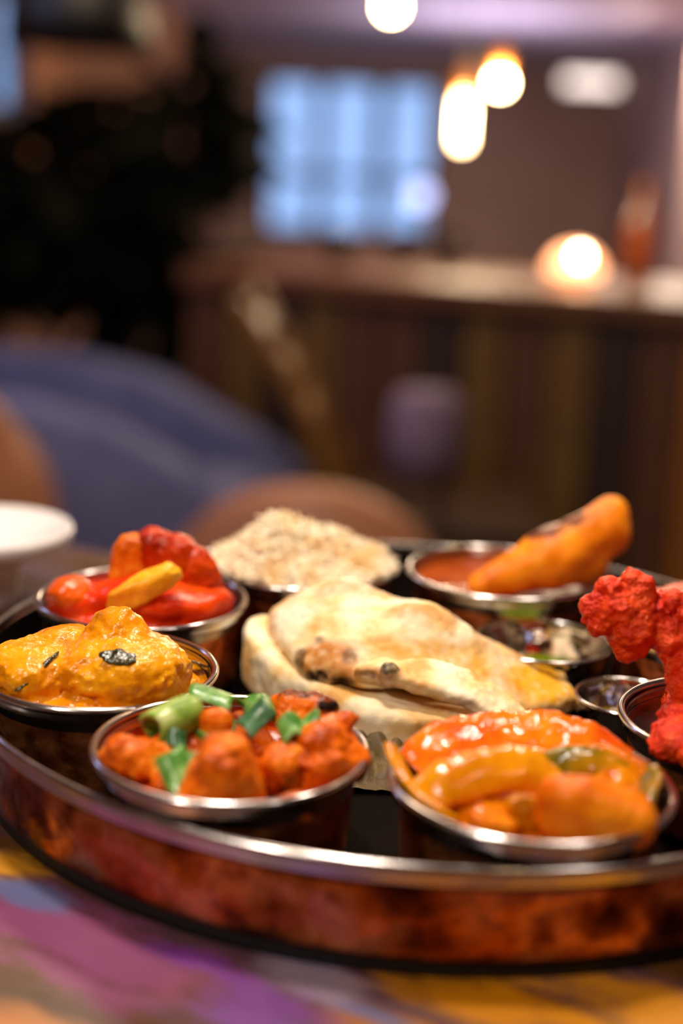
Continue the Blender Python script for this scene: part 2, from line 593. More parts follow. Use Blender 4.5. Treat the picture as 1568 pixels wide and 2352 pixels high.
M['tikka_red'] = mat('tikka_chicken_red', [(0.30, '#8a3004'), (0.45, '#cc5406'), (0.58, '#ea700c'), (0.72, '#b04204')], scale=60, rough=0.3, bump=0.6, bscale=230, bdist=0.0016, sss=0.08, detail=5, spec=0.2)
for k_ in ('tikka', 'tikka_red'):
    attr_mix(M[k_], 'char_shade', '#1d0f0a')
M['tikka_sauce'] = mat('tikka_sauce', [(0.32, '#742004'), (0.5, '#b03a06'), (0.68, '#d0560e')], scale=90, rough=0.13, bump=0.4, bscale=120, bdist=0.0015, spec=0.38)
M['orange_curry'] = mat('orange_curry', [(0.32, '#a84c02'), (0.46, '#d07004'), (0.6, '#e48a0c'), (0.74, '#bc5a04')], scale=60, rough=0.1, bump=0.55, bscale=210, bdist=0.0014, sss=0.06, spec=0.38)
M['orange_chicken'] = mat('orange_chicken', [(0.32, '#c85202'), (0.5, '#f07c0c'), (0.68, '#f8961e')], scale=45, rough=0.3, bump=0.6, bscale=170, bdist=0.0018, sss=0.08, spec=0.2)
M['red_pepper'] = mat('red_pepper', [(0.32, '#d03c04'), (0.46, '#e85a0e'), (0.6, '#f0760c'), (0.72, '#e88c0e')], scale=50, rough=0.1, bump=0.55, bscale=210, bdist=0.0014, sss=0.06, spec=0.38)
M['yellow_onion'] = mat('onion_in_sauce', [(0.32, '#c87404'), (0.5, '#e4960e'), (0.7, '#d07c06')], scale=50, rough=0.1, bump=0.55, bscale=210, bdist=0.0014, sss=0.08, spec=0.38)
M['green_pepper'] = mat('green_pepper', [(0.32, '#4c4604'), (0.5, '#80660a'), (0.68, '#b8780c')], scale=60, rough=0.1, bump=0.55, bscale=210, sss=0.05, spec=0.38, bdist=0.0014)
M['scallion'] = mat('scallion_green', [(0.32, '#35701e'), (0.5, '#5a9236'), (0.66, '#93b86a')], scale=110, rough=0.3, bump=0.3, bscale=260, sss=0.1, stretch=(1, 1, 0.3))
M['scallion_pale'] = mat('scallion_pale', [(0.32, '#557d1e'), (0.5, '#8fae45'), (0.68, '#c5cf86')], scale=90, rough=0.28, bump=0.3, bscale=260, sss=0.1)
M['scallion_dark'] = mat('scallion_dark', [(0.32, '#1f4a22'), (0.55, '#35683a'), (0.72, '#6d9272')], scale=90, rough=0.3, bump=0.25, bscale=260, sss=0.06)
M['curry_leaf'] = mat('curry_leaf', [(0.35, '#1c1c0c'), (0.6, '#3d3a18')], scale=160, rough=0.18, bump=0.8, bscale=420, bdist=0.001, spec=0.7)
M['pakora'] = mat('red_pakora', [(0.30, '#c41802'), (0.45, '#ee3606'), (0.58, '#fa5418'), (0.72, '#dc2a04')], scale=90, rough=0.24, bump=1.0, bscale=800, bdist=0.0014, sss=0.06, detail=5, spec=0.35)
M['pink_food'] = mat('pink_red_food', [(0.35, '#de5038'), (0.6, '#ee7050')], scale=70, rough=0.4, bump=0.5, bscale=200, sss=0.08)
M['fritter'] = mat('orange_fritter', [(0.32, '#d86a02'), (0.5, '#f4880a'), (0.68, '#fa9c1e')], scale=60, rough=0.4, bump=0.4, bscale=180, bdist=0.001, sss=0.06, spec=.25)
attr_mix(M['fritter'], 'char_shade', '#6a2c0c')
M['fritter_sauce'] = mat('dark_orange_sauce', [(0.35, '#8a3604'), (0.6, '#b04c08')], scale=50, rough=0.2, bump=0.2, bscale=100)
M['rice'] = mat('cooked_rice', [(0.32, '#fbdcaa'), (0.5, '#fff3da'), (0.68, '#f6d296')], scale=45, rough=0.5, sss=0.1, spec=.3)
M['green_chutney'] = mat('green_chutney', [(0.35, '#4e5c08'), (0.6, '#78860f')], scale=70, rough=0.2, bump=0.4, bscale=220)
M['olive_sauce'] = mat('olive_sauce', [(0.35, '#55480a'), (0.6, '#8a6410')], scale=70, rough=0.18, bump=0.3, bscale=200)
M['paper'] = mat('greaseproof_paper', [(0.35, '#4a3a22'), (0.6, '#6b5634')], scale=50, spec=.25, rough=0.5, bump=0.4, bscale=120)
M['white_china'] = mat('white_porcelain', [(0, '#efe9ea')], rough=0.18, coat=0.3)

# background materials
M['ceiling'] = mat('ceiling_paint', [(0.3, '#a394a6'), (0.7, '#b3a4b4')], scale=0.8, rough=0.9)
M['wall_brown'] = mat('brown_plaster', [(0.35, '#7d5638'), (0.6, '#97694a')], scale=1.2, rough=0.9, bump=0.1, bscale=20)
M['wall_back'] = mat('back_plaster', [(0.35, '#a88a78'), (0.6, '#b89c8c')], scale=0.8, rough=0.9)
M['wall_right'] = mat('rose_plaster', [(0.35, '#b99a94'), (0.6, '#cbaea8')], scale=1, rough=0.9)
M['floor'] = mat('dark_floor', [(0.35, '#3a2a24'), (0.6, '#4a362c')], scale=3, rough=0.45)
M['frame'] = mat('dark_frame', [(0, '#2b2630')], rough=0.5)
M['dark_wood'] = mat('dark_wood', [(0.35, '#33200f'), (0.6, '#4a2f16')], scale=9, rough=0.45, stretch=(6, 6, 1))
M['plank_a'] = mat('plank_olive', [(0.35, '#5a4015'), (0.6, '#70501c')], scale=9, rough=0.5, stretch=(6, 6, 1))
M['plank_b'] = mat('plank_brown', [(0.35, '#4a2a14'), (0.6, '#5f371c')], scale=9, rough=0.5, stretch=(6, 6, 1))
M['plank_c'] = mat('plank_dark', [(0.35, '#26160e'), (0.6, '#331e12')], scale=9, rough=0.5, stretch=(6, 6, 1))
M['plank_d'] = mat('plank_orange', [(0.35, '#80490c'), (0.6, '#9a5a12')], scale=9, rough=0.5, stretch=(6, 6, 1))
M['counter_top'] = mat('counter_wood', [(0.35, '#5e3820'), (0.6, '#6e452a')], scale=6, rough=0.4, stretch=(1, 6, 6))
M['blue_velvet'] = mat('blue_velvet', [(0.35, '#565a82'), (0.6, '#6c7096')], scale=6, rough=0.8)
M['brown_leather'] = mat('brown_leather', [(0.35, '#96603f'), (0.6, '#a8704e')], scale=8, rough=0.55)
M['tan_wood'] = mat('tan_wood', [(0.35, '#64400e'), (0.6, '#7c541c')], scale=12, rough=0.4, stretch=(5, 5, 1))
M['purple'] = mat('purple_velvet', [(0.35, '#5c4a60'), (0.6, '#705e78')], scale=8, rough=0.8)
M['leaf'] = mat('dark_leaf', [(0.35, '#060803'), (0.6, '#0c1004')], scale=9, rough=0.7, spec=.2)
M['pot'] = mat('black_pot', [(0, '#0b0a0a')], rough=0.5)
M['black'] = mat('black_metal', [(0, '#080707')], rough=0.5)
M['brass'] = mat('brass_socket', [(0, '#c8803a')], rough=0.5, metal=1)
M['glass'] = mat('clear_glass', [(0, '#ffffff')], rough=0.02, trans=1.0)
M['amber_glass'] = mat('amber_glass', [(0, '#c86414')], rough=0.15, trans=0.3, emit='#ffae78', estr=4.2)
M['amber_bottle'] = mat('amber_bottle_glass', [(0, '#b05a10')], rough=0.12, trans=0.2)
M['window_glass'] = mat('window_glass', [(0, '#eef4ff')], rough=0.0, trans=1.0)
M['window_glass'].node_tree.nodes['Principled BSDF'].inputs['IOR'].default_value = 1.12
M['bulb'] = mat('lit_bulb', [(0, '#fff0d8')], emit='#ffd9a0', estr=60.0)
M['tube'] = mat('lit_tube_bulb', [(0, '#fff0d8')], emit='#ffd9a0', estr=26.0)
M['dome_bulb'] = mat('lit_dome_bulb', [(0, '#fff0d8')], emit='#ffdcaa', estr=60.0)
M['panel_light'] = mat('lit_panel', [(0, '#ffffff')], emit='#ffe9dc', estr=2.6)
M['blue_globe'] = mat('lit_blue_globe', [(0, '#ffffff')], emit='#b8c4ff', estr=3.0)
M['strip_glow'] = mat('lilac_shade', [(0, '#ffffff')], emit='#8a92d0', estr=0.55)

# ------------------------------------------------------------------ the room
FLOOR = 0.0
CEIL, BACK, FRONT, LEFT, RIGHT = 2.42, 17.0, -2.2, -1.62, 3.0
def struct(o):
    o['kind'] = 'structure'
    return o
T = 0.12
struct(box('floor', (RIGHT - LEFT + 2 * T, BACK - FRONT + 2 * T, T), M['floor'], loc=((LEFT + RIGHT) / 2, (BACK + FRONT) / 2, -T / 2)))
struct(box('ceiling', (RIGHT - LEFT + 2 * T, BACK - FRONT + 2 * T, T), M['ceiling'], loc=((LEFT + RIGHT) / 2, (BACK + FRONT) / 2, CEIL + T / 2)))
struct(box('wall_right', (T, BACK - FRONT + 2 * T, CEIL), M['wall_right'], loc=(RIGHT + T / 2, (BACK + FRONT) / 2, CEIL / 2)))
struct(box('wall_front', (RIGHT - LEFT, T, CEIL), M['wall_brown'], loc=((LEFT + RIGHT) / 2, FRONT - T / 2, CEIL / 2)))


def wall_with_hole(name, m, span, hole, horizontal, fixed):
    """One wall mesh with a rectangular opening: span (a0,a1), hole (a0,a1,z0,z1)."""
    bm = bmesh.new()
    a0, a1 = span
    h0, h1, z0, z1 = hole
    for (p0, p1, q0, q1) in ((a0, h0, 0, CEIL), (h1, a1, 0, CEIL), (h0, h1, 0, z0), (h0, h1, z1, CEIL)):
        r = bmesh.ops.create_cube(bm, size=1)
        sx, cx = p1 - p0, (p0 + p1) / 2
        v = r['verts']
        if horizontal:
            bmesh.ops.scale(bm, vec=(sx, T, q1 - q0), verts=v); bmesh.ops.translate(bm, vec=(cx, fixed, (q0 + q1) / 2), verts=v)
        else:
            bmesh.ops.scale(bm, vec=(T, sx, q1 - q0), verts=v); bmesh.ops.translate(bm, vec=(fixed, cx, (q0 + q1) / 2), verts=v)
    return struct(bm_obj(name, bm, m))


WX0, WX1, WZ0, WZ1 = -1.08, 0.90, 0.40, 2.16
wall_with_hole('wall_back', M['wall_back'], (LEFT, RIGHT), (WX0, WX1, WZ0, WZ1), True, BACK + T / 2)
LY0, LY1, LZ0, LZ1 = 5.8, 7.25, 1.32, 1.90
wall_with_hole('wall_left', M['wall_brown'], (FRONT, BACK), (LY0, LY1, LZ0, LZ1), False, LEFT - T / 2)

w1 = tag(bpy.data.objects.new('window_1', None), kind='structure'); COL.objects.link(w1); w1.location = ((WX0 + WX1) / 2, BACK + 0.03, WZ0)
wW, wH = WX1 - WX0, WZ1 - WZ0
for nm, sz, lc in (('sill', (wW, .1, .07), (0, 0, .035)), ('head_rail', (wW, .1, .07), (0, 0, wH - .035)),
                   ('stile', (.08, .1, wH), (-wW / 2 + .04, 0, wH / 2)), ('stile', (.08, .1, wH), (wW / 2 - .04, 0, wH / 2)),
                   ('mullion', (.14, .1, wH), (-wW / 2 + 0.64, 0, wH / 2)), ('mullion', (.16, .1, wH), (-wW / 2 + 1.34, 0, wH / 2)),
                   ('transom', (wW, .09, .09), (0, 0, .66))):
    box(nm, sz, M['frame'], w1, lc, bevel=.006)
px = [-wW / 2 + .04, -wW / 2 + .64, -wW / 2 + 1.34, wW / 2 - .04]
for i in range(3):
    for (z0, z1) in ((.05, .62), (.70, wH - .05)):
        box('pane', (px[i + 1] - px[i] - .1, .008, z1 - z0), M['window_glass'], w1, ((px[i] + px[i + 1]) / 2, 0, (z0 + z1) / 2))
w2 = tag(bpy.data.objects.new('window_2', None), kind='structure'); COL.objects.link(w2); w2.location = (LEFT - .05, (LY0 + LY1) / 2, LZ0)
wW, wH = LY1 - LY0, LZ1 - LZ0
for nm, sz, lc in (('sill', (.1, wW, .05), (0, 0, .025)), ('head_rail', (.1, wW, .05), (0, 0, wH - .025)),
                   ('stile', (.1, .05, wH), (0, -wW / 2 + .025, wH / 2)), ('stile', (.1, .05, wH), (0, wW / 2 - .025, wH / 2)),
                   ('mullion', (.1, .04, wH), (0, 0, wH / 2))):
    box(nm, sz, M['frame'], w2, lc, bevel=.004)
for s in (-1, 1):
    box('pane', (.008, wW / 2 - .06, wH - .1), M['window_glass'], w2, (0, s * wW / 4, wH / 2))
struct(box('trim_1', (.28, .5, CEIL - .002), M['wall_right'], loc=(RIGHT - .14, 11.8, CEIL / 2), bevel=.01))

# ------------------------------------------------------------------ the table
tb = thing('dining_table', 'wooden dining table with distressed purple, yellow and blue paint under the copper tray', 'table', TABLE_LOC, TABLE_ROT)
TX, TY0, TY1 = 1.3, -0.62, 0.495
box('tabletop', (TX, TY1 - TY0, .035), M['table'], tb, (0, (TY0 + TY1) / 2, -.0175), bevel=.003)
for sx in (-1, 1):
    for y in (TY0 + .07, TY1 - .07):
        box('leg', (.06, .06, .860), M['dark_wood'], tb, (sx * (TX / 2 - .07), y, -.465), bevel=.004)
for y in (TY0 + .07, TY1 - .07):
    box('apron', (TX - .2, .025, .08), M['dark_wood'], tb, (0, y, -.075), bevel=.002)

# ------------------------------------------------------------------ the tray
TC = (0.0398, 0.6022)
TR = 0.1990
tray = thing('serving_tray', 'large round hammered copper serving tray with a polished steel rim', 'tray', (TC[0], TC[1], TABLE_Z))
Z0, ZT = 0.0056, 0.0414
lathe_obj('tray_wall', [(TR - .010, Z0), (TR - .005, Z0 + .0006), (TR - .0032, Z0 + .0026)] +
          [(TR - .0032 + .0006 * math.sin(i / 9 * PI), Z0 + .0026 + (ZT - .0072 - Z0 - .0026) * i / 9) for i in range(1, 10)] +
          [(TR - .0046, ZT - .0072), (TR - .0046, Z0 + .004), (TR - .010, Z0 + .0015)], M['copper_tray'], tray, n=256, close=False)
lathe_obj('steel_rim', [(TR - .0042, ZT - .0078), (TR - .0018, ZT - .0076), (TR - .0014, ZT - .0068), (TR - .0016, ZT - .0042), (TR - .0014, ZT - .0034)] +
          arc(TR - .0018, ZT - .0018, .0018, -50, 230, 16) + [(TR - .0045, ZT - .0042), (TR - .0045, ZT - .0078)], M['steel'], tray, n=256, close=False)
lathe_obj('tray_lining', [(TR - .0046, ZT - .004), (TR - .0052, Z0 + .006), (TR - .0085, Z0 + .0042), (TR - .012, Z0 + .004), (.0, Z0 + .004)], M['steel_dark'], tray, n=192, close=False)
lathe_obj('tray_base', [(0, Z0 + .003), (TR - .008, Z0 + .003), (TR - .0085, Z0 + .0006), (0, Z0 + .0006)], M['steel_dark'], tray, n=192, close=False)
lathe_obj('foot_ring', [(TR - .020, Z0 + .0005), (TR - .0062, Z0 + .0005), (TR - .0055, Z0 - .001), (TR - .0055, .0006), (TR - .0062, 0.0), (TR - .020, 0.0), (TR - .020, Z0 + .0005)], M['ring_black'], tray, n=128, close=False)  # wide black ring that shows below the copper wall and lifts the tray
FZ = TABLE_Z + Z0 + .004          # floor of the tray
RIM = 0.944                   # rim plane of the big bowls


# ------------------------------------------------------------------ bowls
def copper_bowl(label, x, y, R, taper=0.90):
    """Origin at the centre of the rim plane's footprint on the tray floor."""
    H = RIM - FZ
    t = thing('serving_bowl', label, 'bowl', (x, y, FZ), 0, 'copper serving bowls on the tray')
    rb = R * taper
    pr = [(0, 0), (rb - .006, 0)] + arc(rb - .005, .005, .005, -80, -5, 6)
    for i in range(1, 9):
        q = i / 8
        pr.append((rb + (R - .0046 - rb) * q ** .8, .005 + (H - .0118) * q))
    lathe_obj('copper_wall', pr, M['copper'], t, n=128, close=False)
    rim = [(R - .0042, H - .0072), (R - .0028, H - .0070), (R - .0022, H - .0062), (R - .0026, H - .0055), (R - .0020, H - .0048), (R - .0025, H - .0041),
           (R - .0018, H - .0034)] + arc(R - .0016, H - .0016, .0016, -60, 225, 16) + [(R - .0038, H - .004)]
    lathe_obj('steel_rim', rim, M['steel'], t, n=160, close=False)
    lin_ = [(R - .0034, H - .0030), (R - .0042, H - .009), (rb - .003, .012), (rb - .007, .0055), (rb - .012, .003), (0, .003)]
    lathe_obj('steel_lining', lin_, M['steel'], t, n=128, close=False)
    return t


BA, BB, BC, BD = (-.0358, .4722), (.0690, .4543), (-.0955, .5465), (-.0925, .6450)
BE, BF, BI, BJ = (.0858, .7180), (-.0190, .7175), (.1600, .5200), (.1780, .6450)
RA, RB_, RC, RD, RE, RF, RI, RJ = .0496, .0496, .0486, .0502, .0510, .0500, .0488, .0500
copper_bowl('copper bowl of chicken pieces with chopped green scallions, at the front left of the tray', *BA, RA, .86)
copper_bowl('copper bowl of glossy orange pepper and onion curry, at the front of the tray', *BB, RB_, .86)
copper_bowl('copper bowl heaped with mustard yellow curry, at the left edge of the photo', *BC, RC, .88)
copper_bowl('copper bowl of bright red curry with a yellow potato strip', *BD, RD)
copper_bowl('copper bowl at the back holding a long orange fritter', *BE, RE, .86)
copper_bowl('copper bowl at the back heaped with plain rice', *BF, RF)
copper_bowl('copper bowl of crimson pakora cut off by the right edge of the photo', *BI, RI, .86)
copper_bowl('copper bowl of pinkish food mostly hidden behind the tall red pakora', *BJ, RJ)


def steel_cup(label, x, y, R, H):
    t = thing('chutney_bowl', label, 'bowl', (x, y, FZ), 0, 'small steel chutney bowls on the tray')
    rb = R * .66
    pr = [(0, 0), (rb, 0)]
    for i in range(1, 13):
        a = i / 12 * PI / 2
        pr.append((rb + (R - .0008 - rb) * math.sin(a) ** 1.1, (H - .0010) * (1 - math.cos(a)) ** .8))
    lathe_obj('outer_wall', pr, M['steel_hammer'], t, n=96, close=False)
    lathe_obj('rolled_rim', arc(R - .0010, H - .0010, .0010, 0, 360, 14), M['steel'], t, n=96, close=False)
    pi_ = [(max(r - .0016, 0), z + .0009) for r, z in pr if z <= H - .001][::-1]
    pi_ = [(R - .0014, H - .0008)] + pi_[1:-1] + [(0, .0009)]
    lathe_obj('inner_wall', pi_, M['steel_hammer'], t, n=96, close=False)
    return t, rb


G1, G2 = (.0985, .6430), (.1290, .5860)
steel_cup('small hammered steel bowl with a little green chutney, behind the naan', *G1, .0325, .0285)
steel_cup('smaller steel bowl with olive sauce, beside the red pakora', *G2, .0240, .0235)


def sauce(name, label, cat, x, y, R, z, m, amp=.0006, seed=0, dome=0.0, n=64, rings=16):
    V = [(0, 0, dome)]; F = []
    for j in range(1, rings + 1):
        r = R * j / rings
        for i in range(n):
            a = 2 * PI * i / n
            V.append((r * math.cos(a), r * math.sin(a), dome * (1 - (j / rings) ** 2) + (.0008 * (j / rings) ** 12)))
    V = np.array(V)
    w = np.clip(1 - (np.hypot(V[:, 0], V[:, 1]) / R) ** 6, 0, 1)
    V[:, 2] += amp * w * fbm(V * 1000, .12, 3, seed)
    k = len(V)
    V = np.concatenate([V, [(R * .97 * math.cos(2 * PI * i / n), R * .97 * math.sin(2 * PI * i / n), -.004) for i in range(n)]])
    for i in range(n):
        F.append((0, 1 + i, 1 + (i + 1) % n))
    for j in range(rings - 1):
        for i in range(n):
            i2 = (i + 1) % n
            F.append((1 + j * n + i, 1 + (j + 1) * n + i, 1 + (j + 1) * n + i2, 1 + j * n + i2))
    b = 1 + (rings - 1) * n
    for i in range(n):
        i2 = (i + 1) % n
        F.append((b + i, k + i, k + i2, b + i2))
    F.append(tuple(reversed(range(k, k + n))))
    return tag(mesh_obj(name, V, F, m, loc=(x, y, z)), label, cat)


def at(b, x, y, z):
    """Point given in millimetres from the centre of a bowl's rim plane."""
    return (b[0] + x * .001, b[1] + y * .001, RIM + z * .001)


sauce('chutney', 'shallow pool of green chutney in the small steel bowl behind the naan', 'chutney', *G1, .0262, FZ + .0115, M['green_chutney'])
sauce('chutney', 'olive brown sauce in the smaller steel bowl near the red pakora', 'chutney', *G2, .0196, FZ + .0095, M['olive_sauce'])

# ------------------------------------------------------------------ naan
NC = (0.030, 0.610)


def slab(outline, zmid, th, r):
    poly = smooth_closed(outline, 6)

    def fn(P):
        d2 = polysdf(P[:, 0], P[:, 1], poly)
        zm = zmid(P[:, 0], P[:, 1])
        t = th(P[:, 0], P[:, 1]) if callable(th) else th
        a, b = d2 + r, np.abs(P[:, 2] - zm) - t + r
        return np.minimum(np.maximum(a, b), 0) + np.hypot(np.maximum(a, 0), np.maximum(b, 0)) - r
    return fn


def spots(lst):
    def f(V):
        s = np.zeros(len(V))
        w = V + 1.6 * np.stack([fbm(V, .22, 3, 31), fbm(V, .22, 3, 37), fbm(V, .22, 3, 41)], 1)
        for (x, y, z, rx, ry, rz, a) in lst:
            q = np.sqrt(((w[:, 0] - x) / rx) ** 2 + ((w[:, 1] - y) / ry) ** 2 + ((w[:, 2] - z) / rz) ** 2)
            s = np.maximum(s, a * np.clip((1.25 - q) / .5, 0, 1))
        return s * np.clip(.85 + .6 * fbm(V, .32, 3, 53), 0, 1)
    return f


naan = thing('naan_bread', 'folded puffy naan bread with charred spots in the middle of the tray', 'bread', (NC[0], NC[1], FZ + .0048))
# plan outline and heights in mm about the tray-floor point under the bread
bot_o = [(-73, 20), (-68, 4), (-54, -14), (-30, -34), (-12, -46), (16, -49), (34, -42), (44, -26), (46, 10), (30, 34), (0, 44), (-40, 46), (-64, 38)]
bz = tps([(-72, 20, 15), (-56, -12, 10), (-12, -46, 6), (16, -48, 6), (40, -35, 4), (40, 20, 5), (0, 40, 5), (-60, 38, 14), (-20, 0, 10), (10, -10, 7)])
bt = tps([(-72, 20, 14), (-56, -12, 11), (-12, -46, 8.5), (16, -48, 8), (40, -35, 6), (40, 20, 7), (0, 40, 7), (-60, 38, 14), (-20, 0, 10)])
org('bottom_fold', noisy(slab(bot_o, bz, bt, 4.5), 2.0, .05, 3, 5, .45, .35), (-80, -58, -7), (54, 54, 36), 1.15, M['naan'], naan,
    attrs={'char_shade': spots([(22, -50, 5, 10, 6, 3, .8), (34, -42, 4, 6, 6, 2, .8)]), 'brown': spots([(20, -50, 6, 16, 8, 4, .6), (-70, 14, 4, 10, 10, 6, .35)]),
           'butter': spots([(-18, -46, 4, 22, 9, 5, .35)])})
top_o = [(-62, 26), (-58, 8), (-50, -10), (-42, -21), (-31, -28), (-17, -33), (0, -30), (20, -28), (40, -27), (57, -24), (71, -14), (79, -4), (72, 8), (60, 20), (38, 36),
         (6, 46), (-30, 50), (-54, 44)]
tz = tps([(-60, 22, 31), (-57, 6, 27), (-48, -12, 23), (-31, -27, 23), (-14, -33, 22), (-46, 18, 41), (-30, 16, 48), (-24, 30, 47), (-10, 4, 41), (2, -8, 45), (14, 2, 44),
          (0, -25, 27), (20, -26, 20), (42, -25, 14), (56, -22, 9), (10, -12, 39), (-20, -8, 40), (-14, 8, 42), (24, 8, 36), (40, 8, 27), (58, 8, 17), (62, -8, 13), (77, -5, 8), (-30, 48, 28), (6, 44, 22), (36, 32, 16),
          (-50, 40, 30), (-34, -4, 38)])
org('top_fold', noisy(slab(top_o, tz, 4.2, 2.6), 2.3, .065, 4, 11, .55, .33), (-70, -42, -1), (86, 58, 60), 1.0, M['naan'], naan,
    attrs={'char_shade': spots([(-46, -17, 28, 3.5, 5, 7, .8), (-38, -25, 21, 11, 4, 3, 1.1), (-42, -15, 35, 7, 4, 2.5, .7), (-26, -30, 21, 7, 4, 3, 1.0), (-24, -25, 31, 3.5, 4, 4.5, .6)]),
           'brown': spots([(-35, -22, 28, 15, 10, 10, 1.0), (-26, -28, 27, 6, 7, 7, 1.0), (-30, 14, 50, 12, 8, 7, .6), (4, -6, 46, 15, 6, 6, .65), (-8, 20, 46, 16, 9, 7, .5),
                           (58, 14, 22, 13, 12, 8, .7), (20, 4, 42, 4, 15, 8, .5), (-60, 16, 30, 4, 18, 8, .5), (34, 0, 34, 4, 14, 7, .5), (-48, 24, 40, 8, 10, 8, .4), (46, -20, 18, 14, 5, 6, .4)]),
           'butter': spots([(60, -8, 15, 24, 15, 10, 1.1), (20, -20, 30, 28, 9, 9, .75), (46, 2, 24, 18, 18, 10, .6), (0, -24, 32, 18, 8, 6, .35)])})
flap_o = [(-21, -32), (-13, -36), (-7, -41), (8, -44), (24, -47), (38, -49), (49, -46), (53, -41), (44, -33), (30, -29), (12, -27), (-3, -30), (-8, -27)]
fz = tps([(-20, -32, 26), (-6, -39, 27), (10, -44, 23.5), (30, -47, 18.5), (50, -43, 13), (42, -27, 22), (16, -27, 29), (-6, -29, 30), (20, -36, 26)])
org('front_flap', noisy((lambda f_: (lambda P: smin(f_(P), ell(P, (-7, -39.5, 30.5), (3.6, 2.8, 3.2)), 1.5)))(slab(flap_o, fz, 3.3, 1.8)), 1.3, .11, 3, 17, .5, .4), (-28, -54, 2), (60, -12, 40), .8, M['naan'], naan,
    attrs={'char_shade': spots([(-7, -39, 32, 4, 4, 2.6, 1.3), (-14, -34, 27, 5, 2.5, 1.5, .7), (-8, -40, 22, 8, 3, 2, .7), (12, -46, 18, 1.5, 2, 4, .8), (26, -49, 13, 14, 3, 1.5, .7)]),
           'brown': spots([(-8, -38, 26, 8, 6, 5, .85), (12, -45, 19, 24, 5, 4, .6), (44, -44, 13, 8, 6, 5, .5), (-16, -33, 26, 8, 5, 4, .7)]),
           'butter': spots([(30, -28, 20, 22, 8, 8, .55), (44, -30, 16, 10, 10, 8, .8)])})


# crumpled paper liner under the bread
def paper():
    nx, ny = 60, 46
    V = []
    for j in range(ny):
        for i in range(nx):
            x = -36 + 46 * i / (nx - 1); v = j / (ny - 1)
            y = -28 - 58 * v
            z = 9.5 * (1 - v) ** 2 + 1.6 + (2.2 + 5 * v * (1 - v)) * abs(mnoise.noise((x * .11, y * .09, 3.1))) * 2.2
            if v > .8: z = 1.0 + (z - 1.0) * (1 - (v - .8) / .2 * .6)
            V.append((x * (1 - .35 * v), y, z))
    V = np.array(V)
    F = [(j * nx + i, j * nx + i + 1, (j + 1) * nx + i + 1, (j + 1) * nx + i) for j in range(ny - 1) for i in range(nx - 1)]
    o = mesh_obj('paper_liner', V * .001, F, M['paper'], loc=(NC[0] - .005, NC[1], FZ), smooth=False)
    s = o.modifiers.new('thickness', 'SOLIDIFY'); s.thickness = .0003
    return tag(o, 'crumpled brown greaseproof paper under the naan, between the two front bowls', 'paper')


paper()

# ------------------------------------------------------------------ bowl A: chicken with scallions
sauce('curry_sauce', 'dark reddish sauce around the chicken pieces in the front left bowl', 'sauce', *BA, .0445, RIM - .0105, M['tikka_sauce'], .0016, 3)
blk = {'char_shade': lambda V: np.zeros(len(V))}
GA = 'chicken pieces in the front left bowl'


def chunk(label, pos, r, rot, m='tikka', seed=0, amp=2.0, freq=.08, sq=3.0, extra=None, char_shade=None, b=BA, group=GA, name='chicken_chunk', fine=.35, cat='chicken', cuts=5):
    at_ = {'char_shade': spots(char_shade)} if char_shade else dict(blk)
    o = blob(name, r, M[m], None, at(b, *pos), rot, amp, freq, seed, sq, None, fine, .45, extra, at_, cuts)
    return tag(o, label, cat, group)


chunk('ragged orange chicken piece against the left side of the scallion bowl', (-31, -5, -6), (14, 11, 8.5), (0, 12, 20), 'tikka', 1, 3.2, .12,
      extra=[((-8, -3, 3), (7, 6, 6), 3), ((6, -2, 5), (7, 6, 4), 3)])
chunk('largest smooth orange chicken piece at the front of the scallion bowl', (4, -29, -2), (15.5, 11, 13), (8, 14, 10), 'tikka', 2, 2.6, .09,
      extra=[((-3, 2, 9), (7, 6, 7), 5), ((-9, -4, -7), (8, 7, 7), 4)])
chunk('broad reddish chicken piece with a pointed tip at the right of the scallion bowl', (34, -4, -1), (13.5, 12, 12.5), (0, -10, 25), 'tikka_red', 3, 2.8, .09,
      extra=[((10, 7, 7), (7, 5, 4.5), 3), ((-2, 0, 7), (9, 7, 6), 4)])
chunk('chicken piece with a blackened edge at the back of the scallion bowl', (22, 28, 2), (13.5, 8, 6), (12, 4, -4), 'tikka', 4, 1.4, .12, 2.6,
      char_shade=[(12, 0, 5, 5, 9, 3, 1), (2, 5, 6, 16, 4, 2.2, .9), (14, -3, 1, 4, 6, 4, .9)], extra=[((8, 2, 3), (8, 5, 4), 3)])
chunk('chicken piece with a golden top and shadowed side in the middle of the scallion bowl', (19, -10, -5), (9, 10, 11), (0, 8, -20), 'tikka', 5, 2.2, .09,
      char_shade=[(7, -4, -3, 5, 8, 7, .85)])  # the dark side is shade painted into the colour, not burning
chunk('short orange chicken piece with torn end above the right one in the scallion bowl', (40, 12, 4), (9, 6, 4.5), (0, -8, 30), 'tikka_red', 6, 1.5, .12)
chunk('small red chicken piece low at the front right of the scallion bowl', (24, -31, -9), (8, 6, 5), (0, 0, 10), 'tikka_red', 7, 1.4, .12)
chunk('glossy reddish piece under the scallions in the centre of the bowl', (-7, 2, -6), (12, 11, 8), (0, 0, 0), 'tikka_red', 8, 2.4, .13)
chunk('reddish chicken piece in the shadow under the back scallions', (4, 22, -6), (12, 9, 8), (0, 0, 0), 'tikka_red', 9, 2, .1)
chunk('chicken piece between the centre and the right piece, dark underneath', (24, 8, -4), (9, 8, 8), (0, 0, 40), 'tikka_red', 10, 2, .1)
chunk('small dark orange chicken piece by the front left scallion', (-17, -20, -9), (8, 7, 6), (0, 0, 0), 'tikka_red', 12, 1.6, .1)
